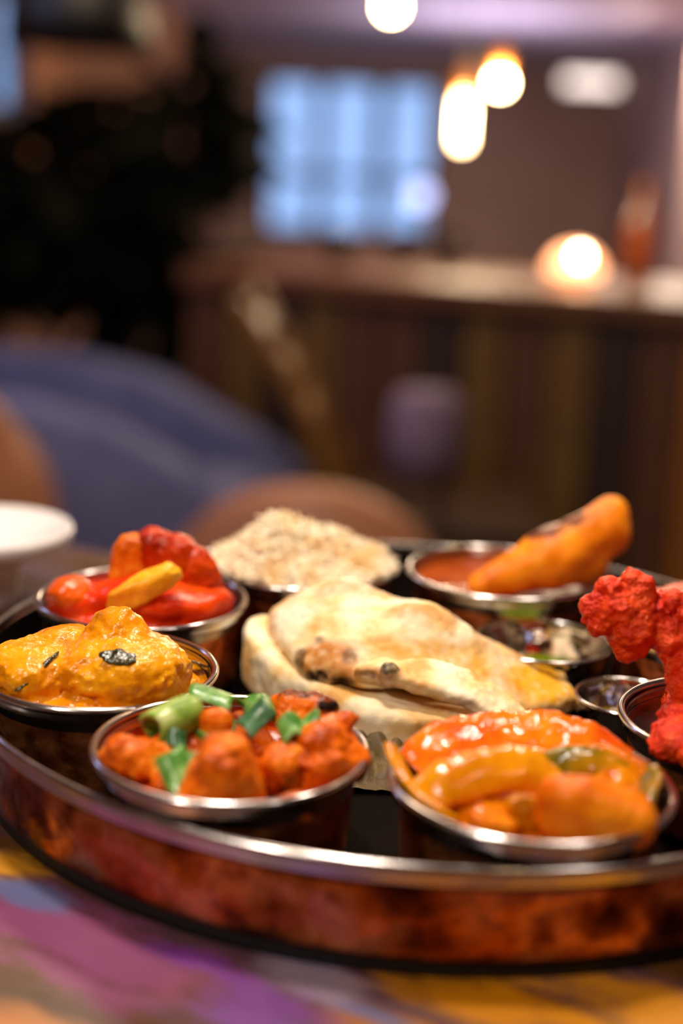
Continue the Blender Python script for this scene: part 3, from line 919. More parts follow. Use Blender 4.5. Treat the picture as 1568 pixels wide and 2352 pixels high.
# a ring of pepper filled with sauce
rg = blob('pepper_ring', (6.2, 5.2, 5.4), M['tikka'], None, at(BA, -6, 5, 5), (10, 5, 20), .9, .14, 13, 2.4)
tag(rg, 'small orange chunk with a green skin in the centre of the scallion bowl', 'vegetable')
ribbon('skin', [(-6.6, -1.5, -3), (-3, -5.8, -3.2), (2, -5.8, -3), (6.4, -1.6, -2.4), (6.8, 2, 0)], 5, 1.1, M['scallion'], rg, roll=80, taper=.7)


def scallion(label, pos, L, R, arcdeg, rot, m, th=1.3, seed=0):
    """A cut length of scallion tube or leaf: part of a hollow cylinder, mm."""
    nu, nv = 16, 10
    V = []
    for sgn in (1, -1):
        for j in range(nv):
            for i in range(nu):
                a = math.radians(-arcdeg / 2 + arcdeg * i / (nu - 1)); z = -L / 2 + L * j / (nv - 1)
                r = R + sgn * th / 2
                V.append((r * math.sin(a), z + 1.2 * math.sin(a * 2 + seed), r * math.cos(a) - R))
    V = np.array(V)
    V += .5 * np.stack([fbm(V, .2, 2, seed), fbm(V, .2, 2, seed + 2), fbm(V, .2, 2, seed + 4)], 1)
    F = []; o = nu * nv
    for j in range(nv - 1):
        for i in range(nu - 1):
            a = j * nu + i
            F.append((a, a + 1, a + nu + 1, a + nu)); F.append((o + a, o + a + nu, o + a + nu + 1, o + a + 1))
    for i in range(nu - 1):
        F.append((i, o + i, o + i + 1, i + 1)); b = (nv - 1) * nu + i
        F.append((b, b + 1, o + b + 1, o + b))
    for j in range(nv - 1):
        a = j * nu; F.append((a, a + nu, o + a + nu, o + a)); a = j * nu + nu - 1
        F.append((a, o + a, o + a + nu, a + nu))
    ob = mesh_obj('scallion_piece', V * .001, F, M[m], None, at(BA, *pos), [math.radians(q) for q in rot])
    return tag(ob, label, 'scallion', 'chopped scallions on the front left bowl')


scallion('thick pale green scallion stem piece at the left of the garnish', (-20.5, 3, 10.5), 18, 6.2, 330, (12, 25, -42), 'scallion_pale', 2.0, 1)
scallion('long dark green scallion leaf lying across the back of the bowl', (-7, 21, 11), 17, 7, 120, (8, 10, 72), 'scallion', 1.4, 2)
scallion('bluish green scallion leaf in the middle of the garnish', (8.5, 1, 10.5), 13, 7, 85, (32, 10, -38), 'scallion_dark', 1.3, 3)
scallion('glossy olive scallion piece behind the middle leaf', (8, 22, 8), 11, 5, 240, (5, -10, 10), 'scallion', 1.6, 4)
scallion('green scallion leaf hanging low beside the large front chicken piece', (-15.5, -28, 2.5), 14, 6.5, 110, (40, -15, 25), 'scallion', 1.4, 5)
scallion('curled green scallion ring above the low front leaf', (-9, -23, 3.5), 6, 4.2, 300, (60, 20, 20), 'scallion', 1.2, 6)
scallion('second strip under the low front scallion leaf', (-12, -32, -4), 9, 5, 110, (25, 25, 50), 'scallion', 1.3, 7)
scallion('small light green scallion curl on the right chicken piece', (22.5, -7, 10.5), 9, 4, 170, (35, 0, 25), 'scallion', 1.2, 8)
scallion('tiny scallion strip beside the curl on the right chicken piece', (28, -4, 11.5), 8, 4, 120, (40, 15, -50), 'scallion', 1.1, 9)
scallion('small dull scallion ring at the left of the glossy centre', (-18, -5, 3), 7, 3.2, 330, (50, 10, 20), 'scallion_dark', 1.2, 10)

# ------------------------------------------------------------------ bowl B: pepper and onion curry
def moundB(P):
    d = ell(P, (0, 0, -14), (45.5, 44.5, 10))
    d = smin(d, ell(P, (-2, 22, -4), (36, 18, 9)), 5)
    d = smin(d, ell(P, (-26, -4, -5), (16, 11, 7)), 5)
    d = smin(d, ell(P, (28, 6, -4), (14, 20, 8)), 5)
    return smax(d, np.hypot(P[:, 0], P[:, 1]) - 44.0 - .3 * np.minimum(P[:, 2], 0), 2)


oc = org('curry_sauce', noisy(moundB, 2.2, .09, 3, 21, .5, .35), (-48, -48, -26), (48, 48, 10), 1.1, M['orange_curry'], None, at(BB, 0, 0, 0))
tag(oc, 'glossy orange curry sauce mounded in the front bowl', 'sauce')


def strip(label, path, w, t, m, roll=0, curl=0.0, cat='pepper', name='pepper_strip', seed=0, b=BB, amp=1.2):
    o = ribbon(name, path, w, t, M[m], None, at(b, 0, 0, 0), roll, curl, 10, 16, .6, amp, seed)
    return tag(o, label, cat, 'vegetable strips in the orange curry')


strip('broad red pepper strip arching over the back of the orange curry', [(-38, 8, -4), (-29, 15, 2), (-14, 20, 5.5), (4, 22, 6.5), (20, 20, 5), (36, 16, -3)], 25, 5, 'red_pepper', -30, .32, seed=1)
strip('yellow onion strip bulging across the left of the orange curry', [(-40, -13, -4), (-30, -12, 2), (-17, -7, 5.2), (-3, -3, 5), (8, -4, -2)], 17, 5, 'yellow_onion', -38, .35, 'onion', 'onion_strip', 2)
strip('yellow onion strip hanging over the left rim of the orange curry bowl', [(-48.5, 8, 6.5), (-46, 0, 3.6), (-42.5, -9, .6), (-36, -18, -2.5), (-26, -24, -6)], 7.5, 2.6, 'yellow_onion', 35, .1, 'onion', 'onion_strip', 3, amp=.5)
strip('dark green pepper strip beside the large chicken lump', [(3, 2, 0), (12, 5, 5), (24, 4, 4.5), (36, 0, -2)], 14, 3.5, 'green_pepper', -25, .3, seed=4)
strip('green pepper strip at the right rim of the orange curry bowl', [(38, 12, -3), (40, 2, 1), (38, -10, 0), (32, -20, -5)], 11, 3.5, 'green_pepper', -50, .2, seed=5)
strip('red orange pepper strip along the right side of the orange curry', [(14, 12, 3), (26, 11, 4), (36, 6, 1), (42, 0, -4)], 13, 4, 'orange_curry', -30, .3, seed=6)
GB = 'chicken lumps in the orange curry'
chunk('large smooth orange chicken lump at the front right of the orange curry', (17, -26, .5), (19, 13.5, 12.5), (0, 8, -12), 'orange_chicken', 31, 1.8, .06, 2.5, cuts=2,
      extra=[((-3, -2, 6), (11, 8, 6), 5), ((13, 2, 0), (8, 9, 8), 5)], b=BB, group=GB, fine=.15)
chunk('small yellow orange lump left of the large one in the orange curry', (-6, -24, -.5), (6.5, 7, 8), (0, 10, 0), 'yellow_onion', 32, 1.4, .1, 2.4, b=BB, group=GB)
chunk('low orange lump at the front rim of the orange curry', (-17, -29, -4), (10, 8, 7), (0, 0, 20), 'orange_chicken', 33, 1.6, .09, 2.4, b=BB, group=GB)

# ------------------------------------------------------------------ bowl C: mustard curry mound
def moundC(P):
    d = ell(P, (0, 0, -9), (44, 44, 8))
    d = smin(d, ell(P, (10, -12, 3), (28, 24, 16), (0, 0, 0)), 7)
    d = smin(d, ell(P, (7, -6, 15), (12, 12, 12), (0, 20, 0)), 7)
    d = smin(d, ell(P, (16, -24, 5), (19, 11, 11), (0, 8, 0)), 3)
    d = smin(d, ell(P, (-26, -14, 2), (20, 20, 11)), 4)
    d = smin(d, ell(P, (-16, 2, 8), (14, 12, 8)), 4)
    d = smin(d, ell(P, (30, -20, 0), (9, 10, 10)), 4)
    return smax(d, np.hypot(P[:, 0], P[:, 1]) - 44.0 - .3 * np.minimum(P[:, 2], 0), 2)


mc = org('curry', noisy(moundC, 2.4, .085, 3, 41, .75, .42), (-47, -47, -20), (47, 47, 34), .85, M['mustard'], None, at(BC, 0, 0, 0))
tag(mc, 'thick mustard yellow curry mounded in the left bowl', 'curry')
sauce('curry_sauce', 'thin golden sauce around the mustard yellow curry mound', 'sauce', *BC, .0440, RIM - .0075, M['mustard_oil'], .0008, 8)
lf = blob('curry_leaf', (8.2, 3.4, 1.0), M['curry_leaf'], None, at(BC, 12.4, -30.6, 15.0), (32, 4, -4), 1.1, .3, 3, 2.0, .45, .4, .7)
tag(lf, 'dark wrinkled curry leaf on top of the mustard yellow curry', 'leaf')
tag(ribbon('curry_leaf', ((-12.5, -19, 12.2), (-16.5, -27.5, 8.9), (-21, -33, 4.2), (-26, -34.5, .6)), 1.8, .8, M['curry_leaf'], None, at(BC, 0, 0, 0), 30, .1, 6, 8, .3, .4, 5),
    'thin dark leaf stem down the left of the mustard curry mound', 'leaf')
tag(ribbon('curry_leaf', ((31, 15, -4), (36, 17, -3), (42, 15, -4)), 7, 1.0, M['curry_leaf'], None, at(BC, 0, 0, 0), 30, .1, 6, 8, .3), 'dark leaf scrap floating at the right of the mustard curry', 'leaf')

# ------------------------------------------------------------------ bowl D: red curry
def moundD(P):
    d = ell(P, (0, -2, -10), (45, 43, 12))
    d = smin(d, ell(P, (-27, -16, 1), (15, 14, 10)), 5)
    d = smin(d, ell(P, (6, -18, 4), (26, 20, 11)), 6)
    d = smin(d, ell(P, (30, -12, 1), (15, 18, 9)), 5)
    return smax(d, np.hypot(P[:, 0], P[:, 1]) - 45.0 - .25 * np.minimum(P[:, 2], 0), 2)


tag(org('curry', noisy(moundD, 1.8, .07, 3, 51, .2, .3), (-48, -48, -24), (48, 48, 22), 1.3, M['red_curry'], None, at(BD, 0, 0, 0)),
    'bright red curry sauce mounded in the bowl behind the mustard curry', 'curry')
GD = 'chicken pieces in the red curry'
chunk('tall dark red chicken piece standing at the back of the red curry', (10, -8, 18), (17, 12, 16), (0, 15, 0), 'dark_red', 52, 3.2, .08, 2.4, b=BD, group=GD, cuts=2,
      extra=[((-6, 0, 10), (9, 8, 7), 4), ((9, 0, -6), (12, 9, 10), 5)])
chunk('red chicken piece sloping down the right of the red curry', (25, -7, 11), (14, 12, 16), (0, -28, 0), 'dark_red', 53, 2.6, .08, 2.4, b=BD, group=GD, cuts=2)
chunk('orange red chicken piece at the upper left of the tall dark one', (-5, -8, 16), (9, 9, 16), (0, 10, 0), 'tikka', 54, 2.0, .1, 2.4, b=BD, group=GD, cuts=2)
chunk('glossy red lump at the left rim of the red curry', (-30, -20, 4), (11, 11, 9), (0, 0, 0), 'red_orange', 55, 1.4, .08, 2.3, b=BD, group=GD, cuts=2)
tag(blob('potato_strip', (19, 6, 6.5), M['yellow_potato'], None, at(BD, 4, -38, 14.5), (20, -27, 16), 1.3, .12, 57, 3.2, .8, .4, .4, cuts=4),
    'yellow potato strip lying diagonally on the red curry', 'potato')

# ------------------------------------------------------------------ bowl E: fritter
sauce('curry_sauce', 'dark orange sauce in the back bowl under the fritter', 'sauce', *BE, .0455, RIM - .007, M['fritter_sauce'], .0006, 15)
def fritter(P):
    d = cap(P, (-12, -26, -2), (22, -16, 12), 8, 15)
    d = smin(d, cap(P, (22, -16, 12), (50, -2, 24), 15, 14), 6)
    d = smin(d, ell(P, (55, 2, 32), (8, 9, 9)), 6)
    d = smin(d, ell(P, (38, -8, 8), (16, 12, 12)), 6)
    return d
tag(org('fritter', noisy(fritter, 1.8, .06, 3, 61, .25, .3), (-26, -46, -16), (72, 24, 48), 1.4, M['fritter'], None, at(BE, 0, 0, 0),
        {'char_shade': spots([(14, -14, 27, 15, 12, 5, 1.5), (30, -10, 32, 9, 10, 5, 1.4)])}), 'long orange fritter with a browned crust leaning out of the back bowl', 'fritter')

# ------------------------------------------------------------------ bowl F: rice
def rice_h(x, y):
    r = np.hypot(x, y)
    h = 7 + 19 * np.exp(-(((x + 16) / 17) ** 2 + ((y + 14) / 22) ** 2)) + 12 * np.exp(-(((x - 12) / 20) ** 2 + ((y + 10) / 24) ** 2))
    q = np.stack([np.atleast_1d(x), np.atleast_1d(y), 0 * np.atleast_1d(x)], 1)
    h = h + (4.0 * fbm(q, .10, 3, 91)).reshape(np.shape(h))
    return h * np.clip(1 - (r / 51) ** 4, 0, 1) - 2


def rice():
    n, rings = 48, 18
    V = [(0, 0, float(rice_h(np.array(0.), np.array(0.))))]; F = []
    for j in range(1, rings + 1):
        for i in range(n):
            a = 2 * PI * i / n; r = 47 * j / rings
            V.append((r * math.cos(a), r * math.sin(a), float(rice_h(np.array(r * math.cos(a)), np.array(r * math.sin(a)))) - 1.0))
    for i in range(n): F.append((0, 1 + i, 1 + (i + 1) % n))
    for j in range(rings - 1):
        for i in range(n):
            i2 = (i + 1) % n
            F.append((1 + j * n + i, 1 + (j + 1) * n + i, 1 + (j + 1) * n + i2, 1 + j * n + i2))
    prof = [(-1, .25), (-.8, .75), (-.3, 1), (.3, 1), (.8, .75), (1, .25)]
    rg = random.Random(3)
    for g in range(3600):
        a, r = rg.uniform(0, 2 * PI), 47.5 * math.sqrt(rg.random())
        x, y = r * math.cos(a), r * math.sin(a)
        z = float(rice_h(np.array(x), np.array(y))) + rg.uniform(-.8, 1.6)
        L, w = rg.uniform(3.4, 5.4), rg.uniform(.75, .95)
        R = Euler((rg.uniform(-.45, .45), rg.uniform(-.6, .6) if g % 4 else rg.uniform(-1.4, 1.4), rg.uniform(0, 2 * PI))).to_matrix()
        bend = rg.uniform(-.5, .5)
        b = len(V)
        for (t, s) in prof:
            for k in range(5):
                q = 2 * PI * k / 5
                v = R @ Vector((t * L, s * w * math.cos(q) + bend * t * t, s * w * math.sin(q)))
                V.append((x + v.x, y + v.y, z + v.z))
        for i in range(5):
            for k in range(5):
                k2 = (k + 1) % 5
                F.append((b + i * 5 + k, b + (i + 1) * 5 + k, b + (i + 1) * 5 + k2, b + i * 5 + k2))
        F.append(tuple(b + k for k in reversed(range(5)))); F.append(tuple(b + 25 + k for k in range(5)))
    o = mesh_obj('rice', np.array(V) * .001, F, M['rice'], None, at(BF, 0, 0, 0))
    tag(o, 'heap of cooked long grain rice in the back bowl', 'rice', kind='stuff')


rice()

# ------------------------------------------------------------------ bowl I: red pakora
def pak(P):
    S_ = [(-63, 0, 41, 6), (-57, 0, 50, 5.5), (-49, 1, 53.5, 5.0), (-54, 0, 43, 9), (-46, 1, 47, 7.5), (-60, -1, 36, 5), (-44, 0, 51.5, 4.6),
          (-47, 1, 35, 9.5), (-44, 0, 28, 6.0), (-48, 0, 25.5, 4.0), (-36, 2, 38, 7), (-33, 2, 43, 6), (-26, 3, 41, 8), (-20, 4, 38, 9), (-32, 1, 31, 8.5), (-26, 1, 24, 8.5),
          (-24, 0, 14, 8), (-20, 0, 4, 8.5), (-16, 0, -6, 10), (-12, 4, 30, 10)]
    d = None
    for x, y, z, r in S_:
        e = np.linalg.norm((P - (x, y, z)) * (1, .95, 1), axis=1) - r
        d = e if d is None else smin(d, e, 2.2)
    return d


GI = 'red pakora pieces in the right bowl'
tag(org('pakora', noisy(pak, 2.5, .12, 4, 71, 1.0, .5, band=8), (-74, -16, -18), (4, 22, 64), .72, M['pakora'], None, at(BI, 0, 0, 0)),
    'tall knobbly bright red pakora standing up out of the right bowl', 'pakora', GI)
chunk('rounded red pakora piece at the lower left of the right bowl', (-29, -24, -1), (13, 12, 9), (0, 0, 0), 'pakora', 72, 2.4, .11, 2.2, b=BI, group=GI, name='pakora', fine=.8, cat='pakora', cuts=0)
chunk('red pakora piece at the front of the right bowl, at the photo edge', (-22, -34, -2), (12, 9, 8), (0, 0, 30), 'pakora', 73, 2.2, .11, 2.2, b=BI, group=GI, name='pakora', fine=.8, cat='pakora', cuts=0)
chunk('red pakora piece behind the lower left one in the right bowl', (-24, -10, 1), (12, 10, 9), (0, 0, 0), 'pakora', 74, 2.2, .11, 2.2, b=BI, group=GI, name='pakora', fine=.8, cat='pakora', cuts=0)
chunk('red pakora piece in the middle of the right bowl', (0, -10, 0), (16, 15, 12), (0, 0, 0), 'pakora', 75, 2.4, .1, 2.2, b=BI, group=GI, name='pakora', fine=.8, cat='pakora', cuts=0)
for q_, (x_, y_, z_, lb) in enumerate(((22, -4, -2, 'red pakora piece on the right side of the right bowl, outside the photo'), (18, -24, -4, 'red pakora piece at the far front right of the right bowl, outside the photo'),
                                       (8, 18, -3, 'red pakora piece at the back of the right bowl, outside the photo'), (-14, 20, -6, 'red pakora piece low at the back left of the right bowl'),
                                       (-14, -14, -18, 'red pakora piece at the bottom of the right bowl under the others'), (10, -14, -20, 'second red pakora piece at the bottom of the right bowl, on the right'),
                                       (-8, 8, -18, 'red pakora piece at the bottom of the right bowl, at the back'))):
    chunk(lb, (x_, y_, z_), (15 - q_ % 3, 13, 11), (0, 0, 40 * q_), 'pakora', 90 + q_, 2.4, .11, 2.2, b=BI, group=GI, name='pakora', fine=.6, cat='pakora', cuts=0)
# bowl J behind it
tag(blob('curry', (38, 36, 16), M['pink_food'], None, at(BJ, 0, 0, -3), (0, 0, 0), 4.5, .085, 81, 2.2, 1.4, .9, .3), 'pinkish food heaped in the bowl behind the tall red pakora', 'curry')

# ------------------------------------------------------------------ white footed dish
wd = thing('footed_dish', 'white porcelain footed dish beside the tray at the left edge of the photo', 'dish', (-.2035, .785, TABLE_Z))
lathe_obj('dish', [(0, .024), (.020, .024), (.036, .0305), (.0480, .0355), (.0500, .0385), (.0502, .0425), (.0492, .0446), (.0470, .0440), (.034, .0372), (.018, .029), (0, .028)], M['white_china'], wd, n=96, close=False)
lathe_obj('foot', [(0, .0), (.0190, .0), (.0192, .002), (.0196, .012), (.0212, .020), (.0240, .0258), (0, .0262)], M['white_china'], wd, n=72, close=False)

# ------------------------------------------------------------------ background furniture
def tub_chair(label, x, y, top, w, rz, m):
    t = thing('tub_chair', label, 'chair', (x, y, 0), rz, 'brown leather tub chairs')
    n = 26; V = []; F = []
    for i in range(n):
        a = PI * (1.0 - i / (n - 1)) ; q = math.sin(a)
        ht = .62 * top + .38 * top * q ** .7
        for (rr, z) in ((w / 2, .30), (w / 2 + .015, ht * .7), (w / 2, ht - .02), (w / 2 - .03, ht), (w / 2 - .065, ht - .02), (w / 2 - .07, ht * .7), (w / 2 - .06, .30)):
            V.append((rr * math.cos(a), -rr * math.sin(a) * .95, z))
    for i in range(n - 1):
        for j in range(7):
            j2 = (j + 1) % 7
            F.append((i * 7 + j, i * 7 + j2, (i + 1) * 7 + j2, (i + 1) * 7 + j))
    F.append(tuple(range(6, -1, -1))); F.append(tuple(range((n - 1) * 7, n * 7)))
    mesh_obj('backrest', V, F, m, t)
    lathe_obj('seat', [(0, .34), (w / 2 - .09, .34), (w / 2 - .075, .37), (w / 2 - .075, .43), (w / 2 - .10, .455), (0, .46)], m, t, (0, .0, 0), n=40, close=False)
    for sx in (-1, 1):
        for sy in (-1, 1):
            lathe_obj('leg', [(.012, 0), (.02, .34)], M['dark_wood'], t, (sx * w * .3, sy * w * .28, 0), n=12)
    return t


tub_chair('brown leather tub chair directly behind the table, behind the rice bowl', -.045, 2.05, .735, .46, 0, M['brown_leather'])
tub_chair('brown leather tub chair at the left edge of the photo', -.65, 2.15, .85, .42, .2, M['brown_leather'])

# blue velvet armchair, seen from the side
ac = thing('armchair', 'blue velvet armchair with a sloping arm, beyond the table on the left', 'chair', (-.60, 2.70, 0))
def prism(name, prof, y0, y1, m, parent, bevel=.04):
    bm = bmesh.new()
    a = [bm.verts.new((x, y0, z)) for x, z in prof]; b = [bm.verts.new((x, y1, z)) for x, z in prof]
    bm.faces.new(a); bm.faces.new(b[::-1]); n = len(prof)
    for i in range(n):
        bm.faces.new((a[i], b[i], b[(i + 1) % n], a[(i + 1) % n]))
    bmesh.ops.recalc_face_normals(bm, faces=bm.faces[:])
    bmesh.ops.bevel(bm, geom=[e for e in bm.edges], offset=bevel, segments=4, affect='EDGES', profile=.5)
    return bm_obj(name, bm, m, parent, smooth=True)
side = [(-.42, .16), (.46, .16), (.52, .44), (.42, .52), (.16, .66), (-.02, .70), (-.42, .71)]
prism('arm', side, -.08, .02, M['blue_velvet'], ac, .035)
prism('arm', side, .58, .68, M['blue_velvet'], ac, .035)
prism('backrest', [(-.44, .16), (-.26, .16), (-.24, .68), (-.30, .725), (-.44, .725)], .03, .57, M['blue_velvet'], ac, .03)
prism('seat', [(-.25, .18), (.46, .18), (.48, .44), (.40, .47), (-.25, .46)], .03, .57, M['blue_velvet'], ac, .03)
for sx in (-.36, .40):
    for y in (-.03, .63):
        lathe_obj('leg', [(.014, 0), (.022, .17)], M['dark_wood'], ac, (sx, y, 0), n=12)

# potted plant, a dark mass behind the armchair
pl = thing('potted_plant', 'tall dark leafy plant standing in shadow behind the blue armchair', 'plant', (-.76, 4.62, 0))
lathe_obj('pot', [(0, 0), (.20, 0), (.26, .45), (.27, .5), (.25, .5), (.24, .46), (0, .44)], M['pot'], pl, n=40, close=False)
for k in range(7):
    a = k * .9
    P_ = [(60 * math.cos(a), 60 * math.sin(a), 440), (110 * math.cos(a), 90 * math.sin(a), 700), (170 * math.cos(a) + (90 if k == 0 else 0), 120 * math.sin(a), 1000 + 45 * (k % 3))]
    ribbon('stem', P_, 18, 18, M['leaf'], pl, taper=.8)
nu, nv = 7, 5
LV, LF = [], []
for i in range(nu):
    t = i / (nu - 1); w = math.sin(PI * min(t * .94 + .03, 1)) ** .8
    for j in range(nv):
        s = j / (nv - 1) * 2 - 1
        LV.append((t, s * w * .26, .10 * s * s * w - .18 * t * t))
for i in range(nu - 1):
    for j in range(nv - 1):
        a = i * nv + j
        LF.append((a, a + nv, a + nv + 1, a + 1))
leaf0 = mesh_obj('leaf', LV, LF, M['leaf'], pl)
lr = random.Random(11)
regions = [((-.16, 0, .97), (.28, .16, .30), 140), ((.16, 0, .97), (.30, .16, .30), 100), ((.30, 0, 1.29), (.11, .10, .16), 32), ((.06, 0, .68), (.42, .12, .14), 24), ((-.34, 0, .66), (.12, .10, .10), 3)]
first = True
for c_, r_, cnt in regions:
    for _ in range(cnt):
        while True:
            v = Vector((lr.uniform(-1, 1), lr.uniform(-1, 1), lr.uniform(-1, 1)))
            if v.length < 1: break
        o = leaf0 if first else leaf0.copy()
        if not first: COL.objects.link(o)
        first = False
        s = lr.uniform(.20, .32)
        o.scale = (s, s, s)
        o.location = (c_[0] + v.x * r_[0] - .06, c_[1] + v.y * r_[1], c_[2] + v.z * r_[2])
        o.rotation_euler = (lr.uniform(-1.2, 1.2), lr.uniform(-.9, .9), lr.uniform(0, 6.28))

# wooden chair seen side on
wc = thing('wooden_chair', 'tan wooden chair with a slanting back, between the blue armchair and the counter', 'chair', (.05, 2.9, 0))
for y in (-.18, .18):
    ribbon('back_post', [(-30, y * 1000, 480), (-110, y * 1000, 640), (-190, y * 1000, 780), (-270, y * 1000, 900)], 44, 34, M['tan_wood'], wc, taper=.85)
    for x in (-.04, .32):
        ribbon('leg', [(x * 1000, y * 1000, 0), (x * 1000, y * 1000, 440)], 34, 34, M['dark_wood'], wc, taper=.9)
for q in range(3):
    box('back_slat', (.02, .34, .05), M['tan_wood'], wc, (-.12 - .055 * q, 0, .66 + .085 * q), (0, -.6, 0), bevel=.006)
box('seat', (.44, .42, .035), M['dark_wood'], wc, (.14, 0, .4575), bevel=.01)

# purple stool
st = thing('stool', 'purple velvet stool in front of the wooden counter', 'stool', (.15, 2.62, 0))
lathe_obj('cushion', [(0, .60), (.055, .60), (.068, .615), (.072, .66), (.066, .735), (.05, .752), (0, .757)], M['purple'], st, n=40, close=False)
lathe_obj('seat_base', [(0, .575), (.06, .575), (.064, .5895), (.06, .60), (0, .60)], M['dark_wood'], st, n=32, close=False)
for k in range(4):
    a = PI / 4 + k * PI / 2
    ribbon('leg', [(110 * math.cos(a), 110 * math.sin(a), 0), (45 * math.cos(a), 45 * math.sin(a), 578)], 20, 20, M['dark_wood'], st, taper=.9)

# counter
CX0, CY0, CANG = -.42, 3.54, math.atan2(3.1154 - 3.3572, .7193 - .063)
ct = thing('bar_counter', 'long wooden bar counter with a front of upright planks', 'counter', (CX0, CY0, 0), CANG)
CL = 2.05
box('countertop', (CL, .62, .05), M['counter_top'], ct, (CL / 2, .30, .875), bevel=.006)
box('carcass', (CL - .04, .50, .84), M['plank_c'], ct, (CL / 2, .32, .425))
pk = 'bacabbcabacbdcacbdabca'
for i in range(20):
    w_ = CL / 20
    box('plank', (w_ - .008, .028, .84), M['plank_' + pk[i]], ct, (w_ * (i + .5), .050 + .004 * (i % 3), .425), bevel=.003)
CR = Matrix.Rotation(CANG, 4, 'Z')
def on_counter(u, v):
    p = CR @ Vector((u, v, 0)); return (CX0 + p.x, CY0 + p.y)

# dome lamp on the counter
xx, yy = on_counter(.90, .36)
dl = thing('table_lamp', 'small dome lamp with glowing amber glass standing on the counter', 'lamp', (xx, yy, .90))
lathe_obj('base', [(0, 0), (.026, 0), (.028, .006), (.010, .012), (.006, .022), (.006, .046), (0, .047)], M['brass'], dl, n=28, close=False)
lathe_obj('dome', [(.068, .020)] + [(.068 * math.cos(a * PI / 16), .020 + .064 * math.sin(a * PI / 16)) for a in range(1, 8)] + [(.002, .085)], M['amber_glass'], dl, n=36, close=False)
lathe_obj('bulb', [(0, .046), (.008, .049), (.012, .058), (.011, .068), (.005, .073), (0, .074)], M['dome_bulb'], dl, (0, -.075, .004), n=24, close=False)


def bottle(label, u, v, h=.24, r=.036):
    x, y = on_counter(u, v)
    t = thing('bottle', label, 'bottle', (x, y, .90), 0, 'amber bottles on the counter')
    lathe_obj('body', [(0, 0), (r, 0), (r, h * .55), (r * .8, h * .66), (r * .36, h * .76), (r * .34, h * .93), (0, h * .93)], M['amber_bottle'], t, n=24, close=False)
    lathe_obj('cap', [(0, h * .92), (r * .4, h * .92), (r * .4, h), (0, h)], M['brass'], t, n=16, close=False)


bottle('amber bottle behind the dome lamp on the counter', 1.03, .54)
bottle('amber bottle to the right of the dome lamp, nearest to it', 1.22, .50, .22)
bottle('second amber bottle to the right of the dome lamp', 1.31, .42, .14, .045)
bottle('amber bottle at the right edge of the photo on the counter', 1.41, .50, .15, .045)


def tumbler(label, u, v):
    x, y = on_counter(u, v)
    o = lathe_obj('tumbler', [(0, 0), (.028, 0), (.034, .095), (.032, .095), (.0265, .006), (0, .006)], M['glass'], None, (x, y, .90), n=28, close=False)
    tag(o, label, 'glass', 'clear tumblers on the counter')


tumbler('clear tumbler nearest the left end of the counter', .30, .30)
tumbler('clear tumbler second from the left end of the counter', .42, .48)
tumbler('clear tumbler third from the left end of the counter', .56, .40)


# pendants
def pendant(label, x, y, z, kind):
    t = thing('pendant_lamp', label, 'lamp', (x, y, CEIL), 0, 'hanging bulbs of the room')
    dz = z - CEIL
    r = .021
    lathe_obj('cord', [(.003, 0), (.003, dz + .10)], M['black'], t, n=8)
    lathe_obj('canopy', [(0, -.02), (.045, -.02), (.05, -.004), (.05, 0), (0, 0)], M['black'], t, n=24, close=False)
    if kind == 'tube':
        h = .066
        lathe_obj('bulb', [(0, dz - h)] + [(r * .8 * math.cos(a), dz - h + .014 + .014 * math.sin(a)) for a in (-1.2, -.6, 0)] + [(r * .8, dz + h - .02), (r * .5, dz + h), (0, dz + h)], M['tube'], t, n=24, close=False)
        s0 = dz + h
    else:
        lathe_obj('bulb', [(r * math.cos(a), dz + r * math.sin(a)) for a in np.linspace(-PI / 2, PI / 2 - .3, 12)] + [(0, dz + r)], M['bulb'], t, n=24, close=False)
        s0 = dz + r * .9
    d = bpy.data.lights.new('bulb_light', 'POINT'); d.energy = 14; d.color = (1, .74, .46); d.shadow_soft_size = .03
    lo = bpy.data.objects.new('bulb_light', d); COL.objects.link(lo); lo.parent = t; lo.location = (0, -.04, dz)
    lathe_obj('socket', [(0, s0 - .003), (.014, s0 - .003), (.022, s0 + .010), (.022, s0 + .07), (.006, s0 + .09), (0, s0 + .09)], M['brass'], t, n=24, close=False)


pendant('round pendant bulb at the top edge of the photo, left of the others', .0612, 3.4, 1.507, 'round')
pendant('round pendant bulb beside the long tube bulb', .3936, 4.2, 1.4015, 'round')
pendant('long tube pendant bulb hanging in front of the window', .281, 4.0, 1.285, 'tube')

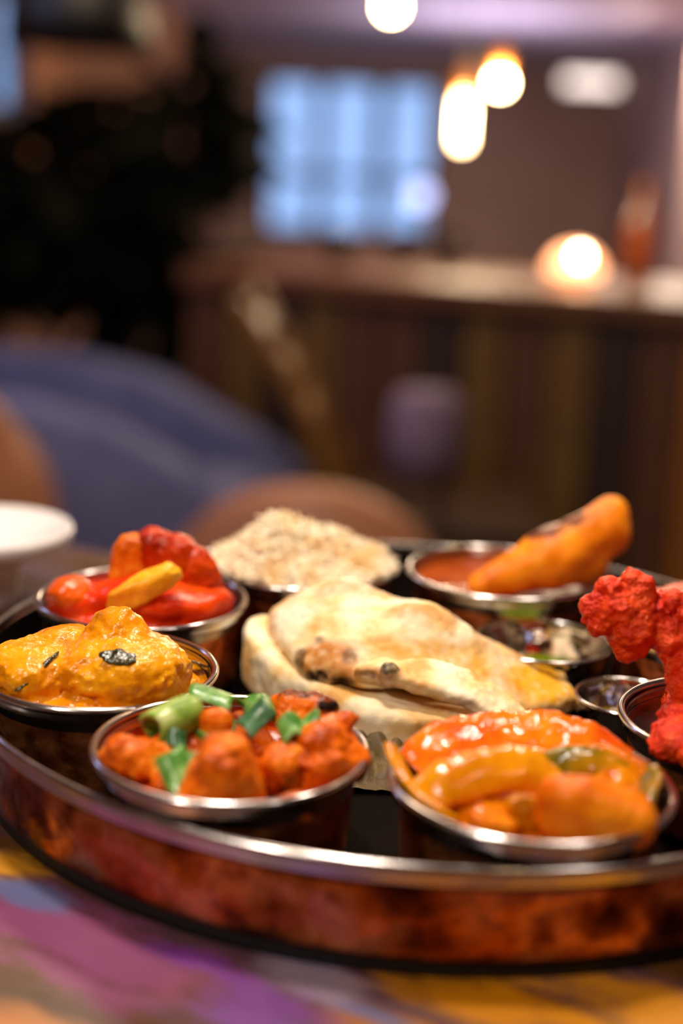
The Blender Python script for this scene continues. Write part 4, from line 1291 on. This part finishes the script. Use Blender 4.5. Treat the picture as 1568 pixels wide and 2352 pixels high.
# dark pendant shade, upper left
bp = thing('pendant_lamp', 'unlit black dome pendant shade at the upper left', 'lamp', (-.57, 3.0, CEIL))
lathe_obj('cord', [(.004, 0), (.004, 1.56 - CEIL)], M['black'], bp, n=8)
lathe_obj('shade', [(.012, 1.57 - CEIL), (.04, 1.56 - CEIL), (.11, 1.51 - CEIL), (.145, 1.43 - CEIL), (.15, 1.36 - CEIL), (.146, 1.36 - CEIL), (.105, 1.50 - CEIL), (0, 1.55 - CEIL)], M['black'], bp, n=40, close=False)

# luminous wall panel and blue globe lamp
pn = thing('wall_light', 'wide luminous white panel on the far wall', 'lamp', (2.62, 16.995, 2.23))
box('housing', (.66, .05, .20), M['frame'], pn, (0, -.027, 0), bevel=.01)
box('diffuser', (.60, .02, .13), M['panel_light'], pn, (0, -.06, 0), bevel=.006)
gl = thing('floor_lamp', 'pale blue globe lamp on a thin stand before the window', 'lamp', (.41, 9.2, 0))
lathe_obj('base', [(0, 0), (.12, 0), (.12, .015), (.02, .025), (0, .025)], M['black'], gl, n=28, close=False)
lathe_obj('pole', [(.01, .02), (.01, .945)], M['black'], gl, n=12)
lathe_obj('globe', [(.07 * math.cos(a), 1.005 + .07 * math.sin(a)) for a in np.linspace(-PI / 2, PI / 2, 14)], M['blue_globe'], gl, n=28, close=False)


# real lamps over the table (above the frame)
def table_pendant(label, x, y, z):
    t = thing('pendant_lamp', label, 'lamp', (x, y, CEIL), 0, 'bulbs above the table')
    dz = z - CEIL
    lathe_obj('cord', [(.003, 0), (.003, dz + .07)], M['black'], t, n=8)
    lathe_obj('bulb', [(.022 * math.cos(a), dz + .022 * math.sin(a)) for a in np.linspace(-PI / 2, PI / 2, 12)], M['bulb'], t, n=20, close=False)
    lathe_obj('socket', [(0, dz + .02), (.016, dz + .02), (.016, dz + .07), (0, dz + .075)], M['brass'], t, n=20, close=False)


for (x, y, z, s) in ((.05, 1.55, 1.80, 'over the far side of the table'), (.42, 1.15, 1.75, 'over the right side of the table'), (-.35, .15, 1.8, 'over the near left of the table'),
                     (.30, .05, 1.85, 'over the near right of the table'), (.26, 1.9, 1.95, 'over the chair behind the table')):
    table_pendant('bare pendant bulb hanging ' + s, x, y, z)
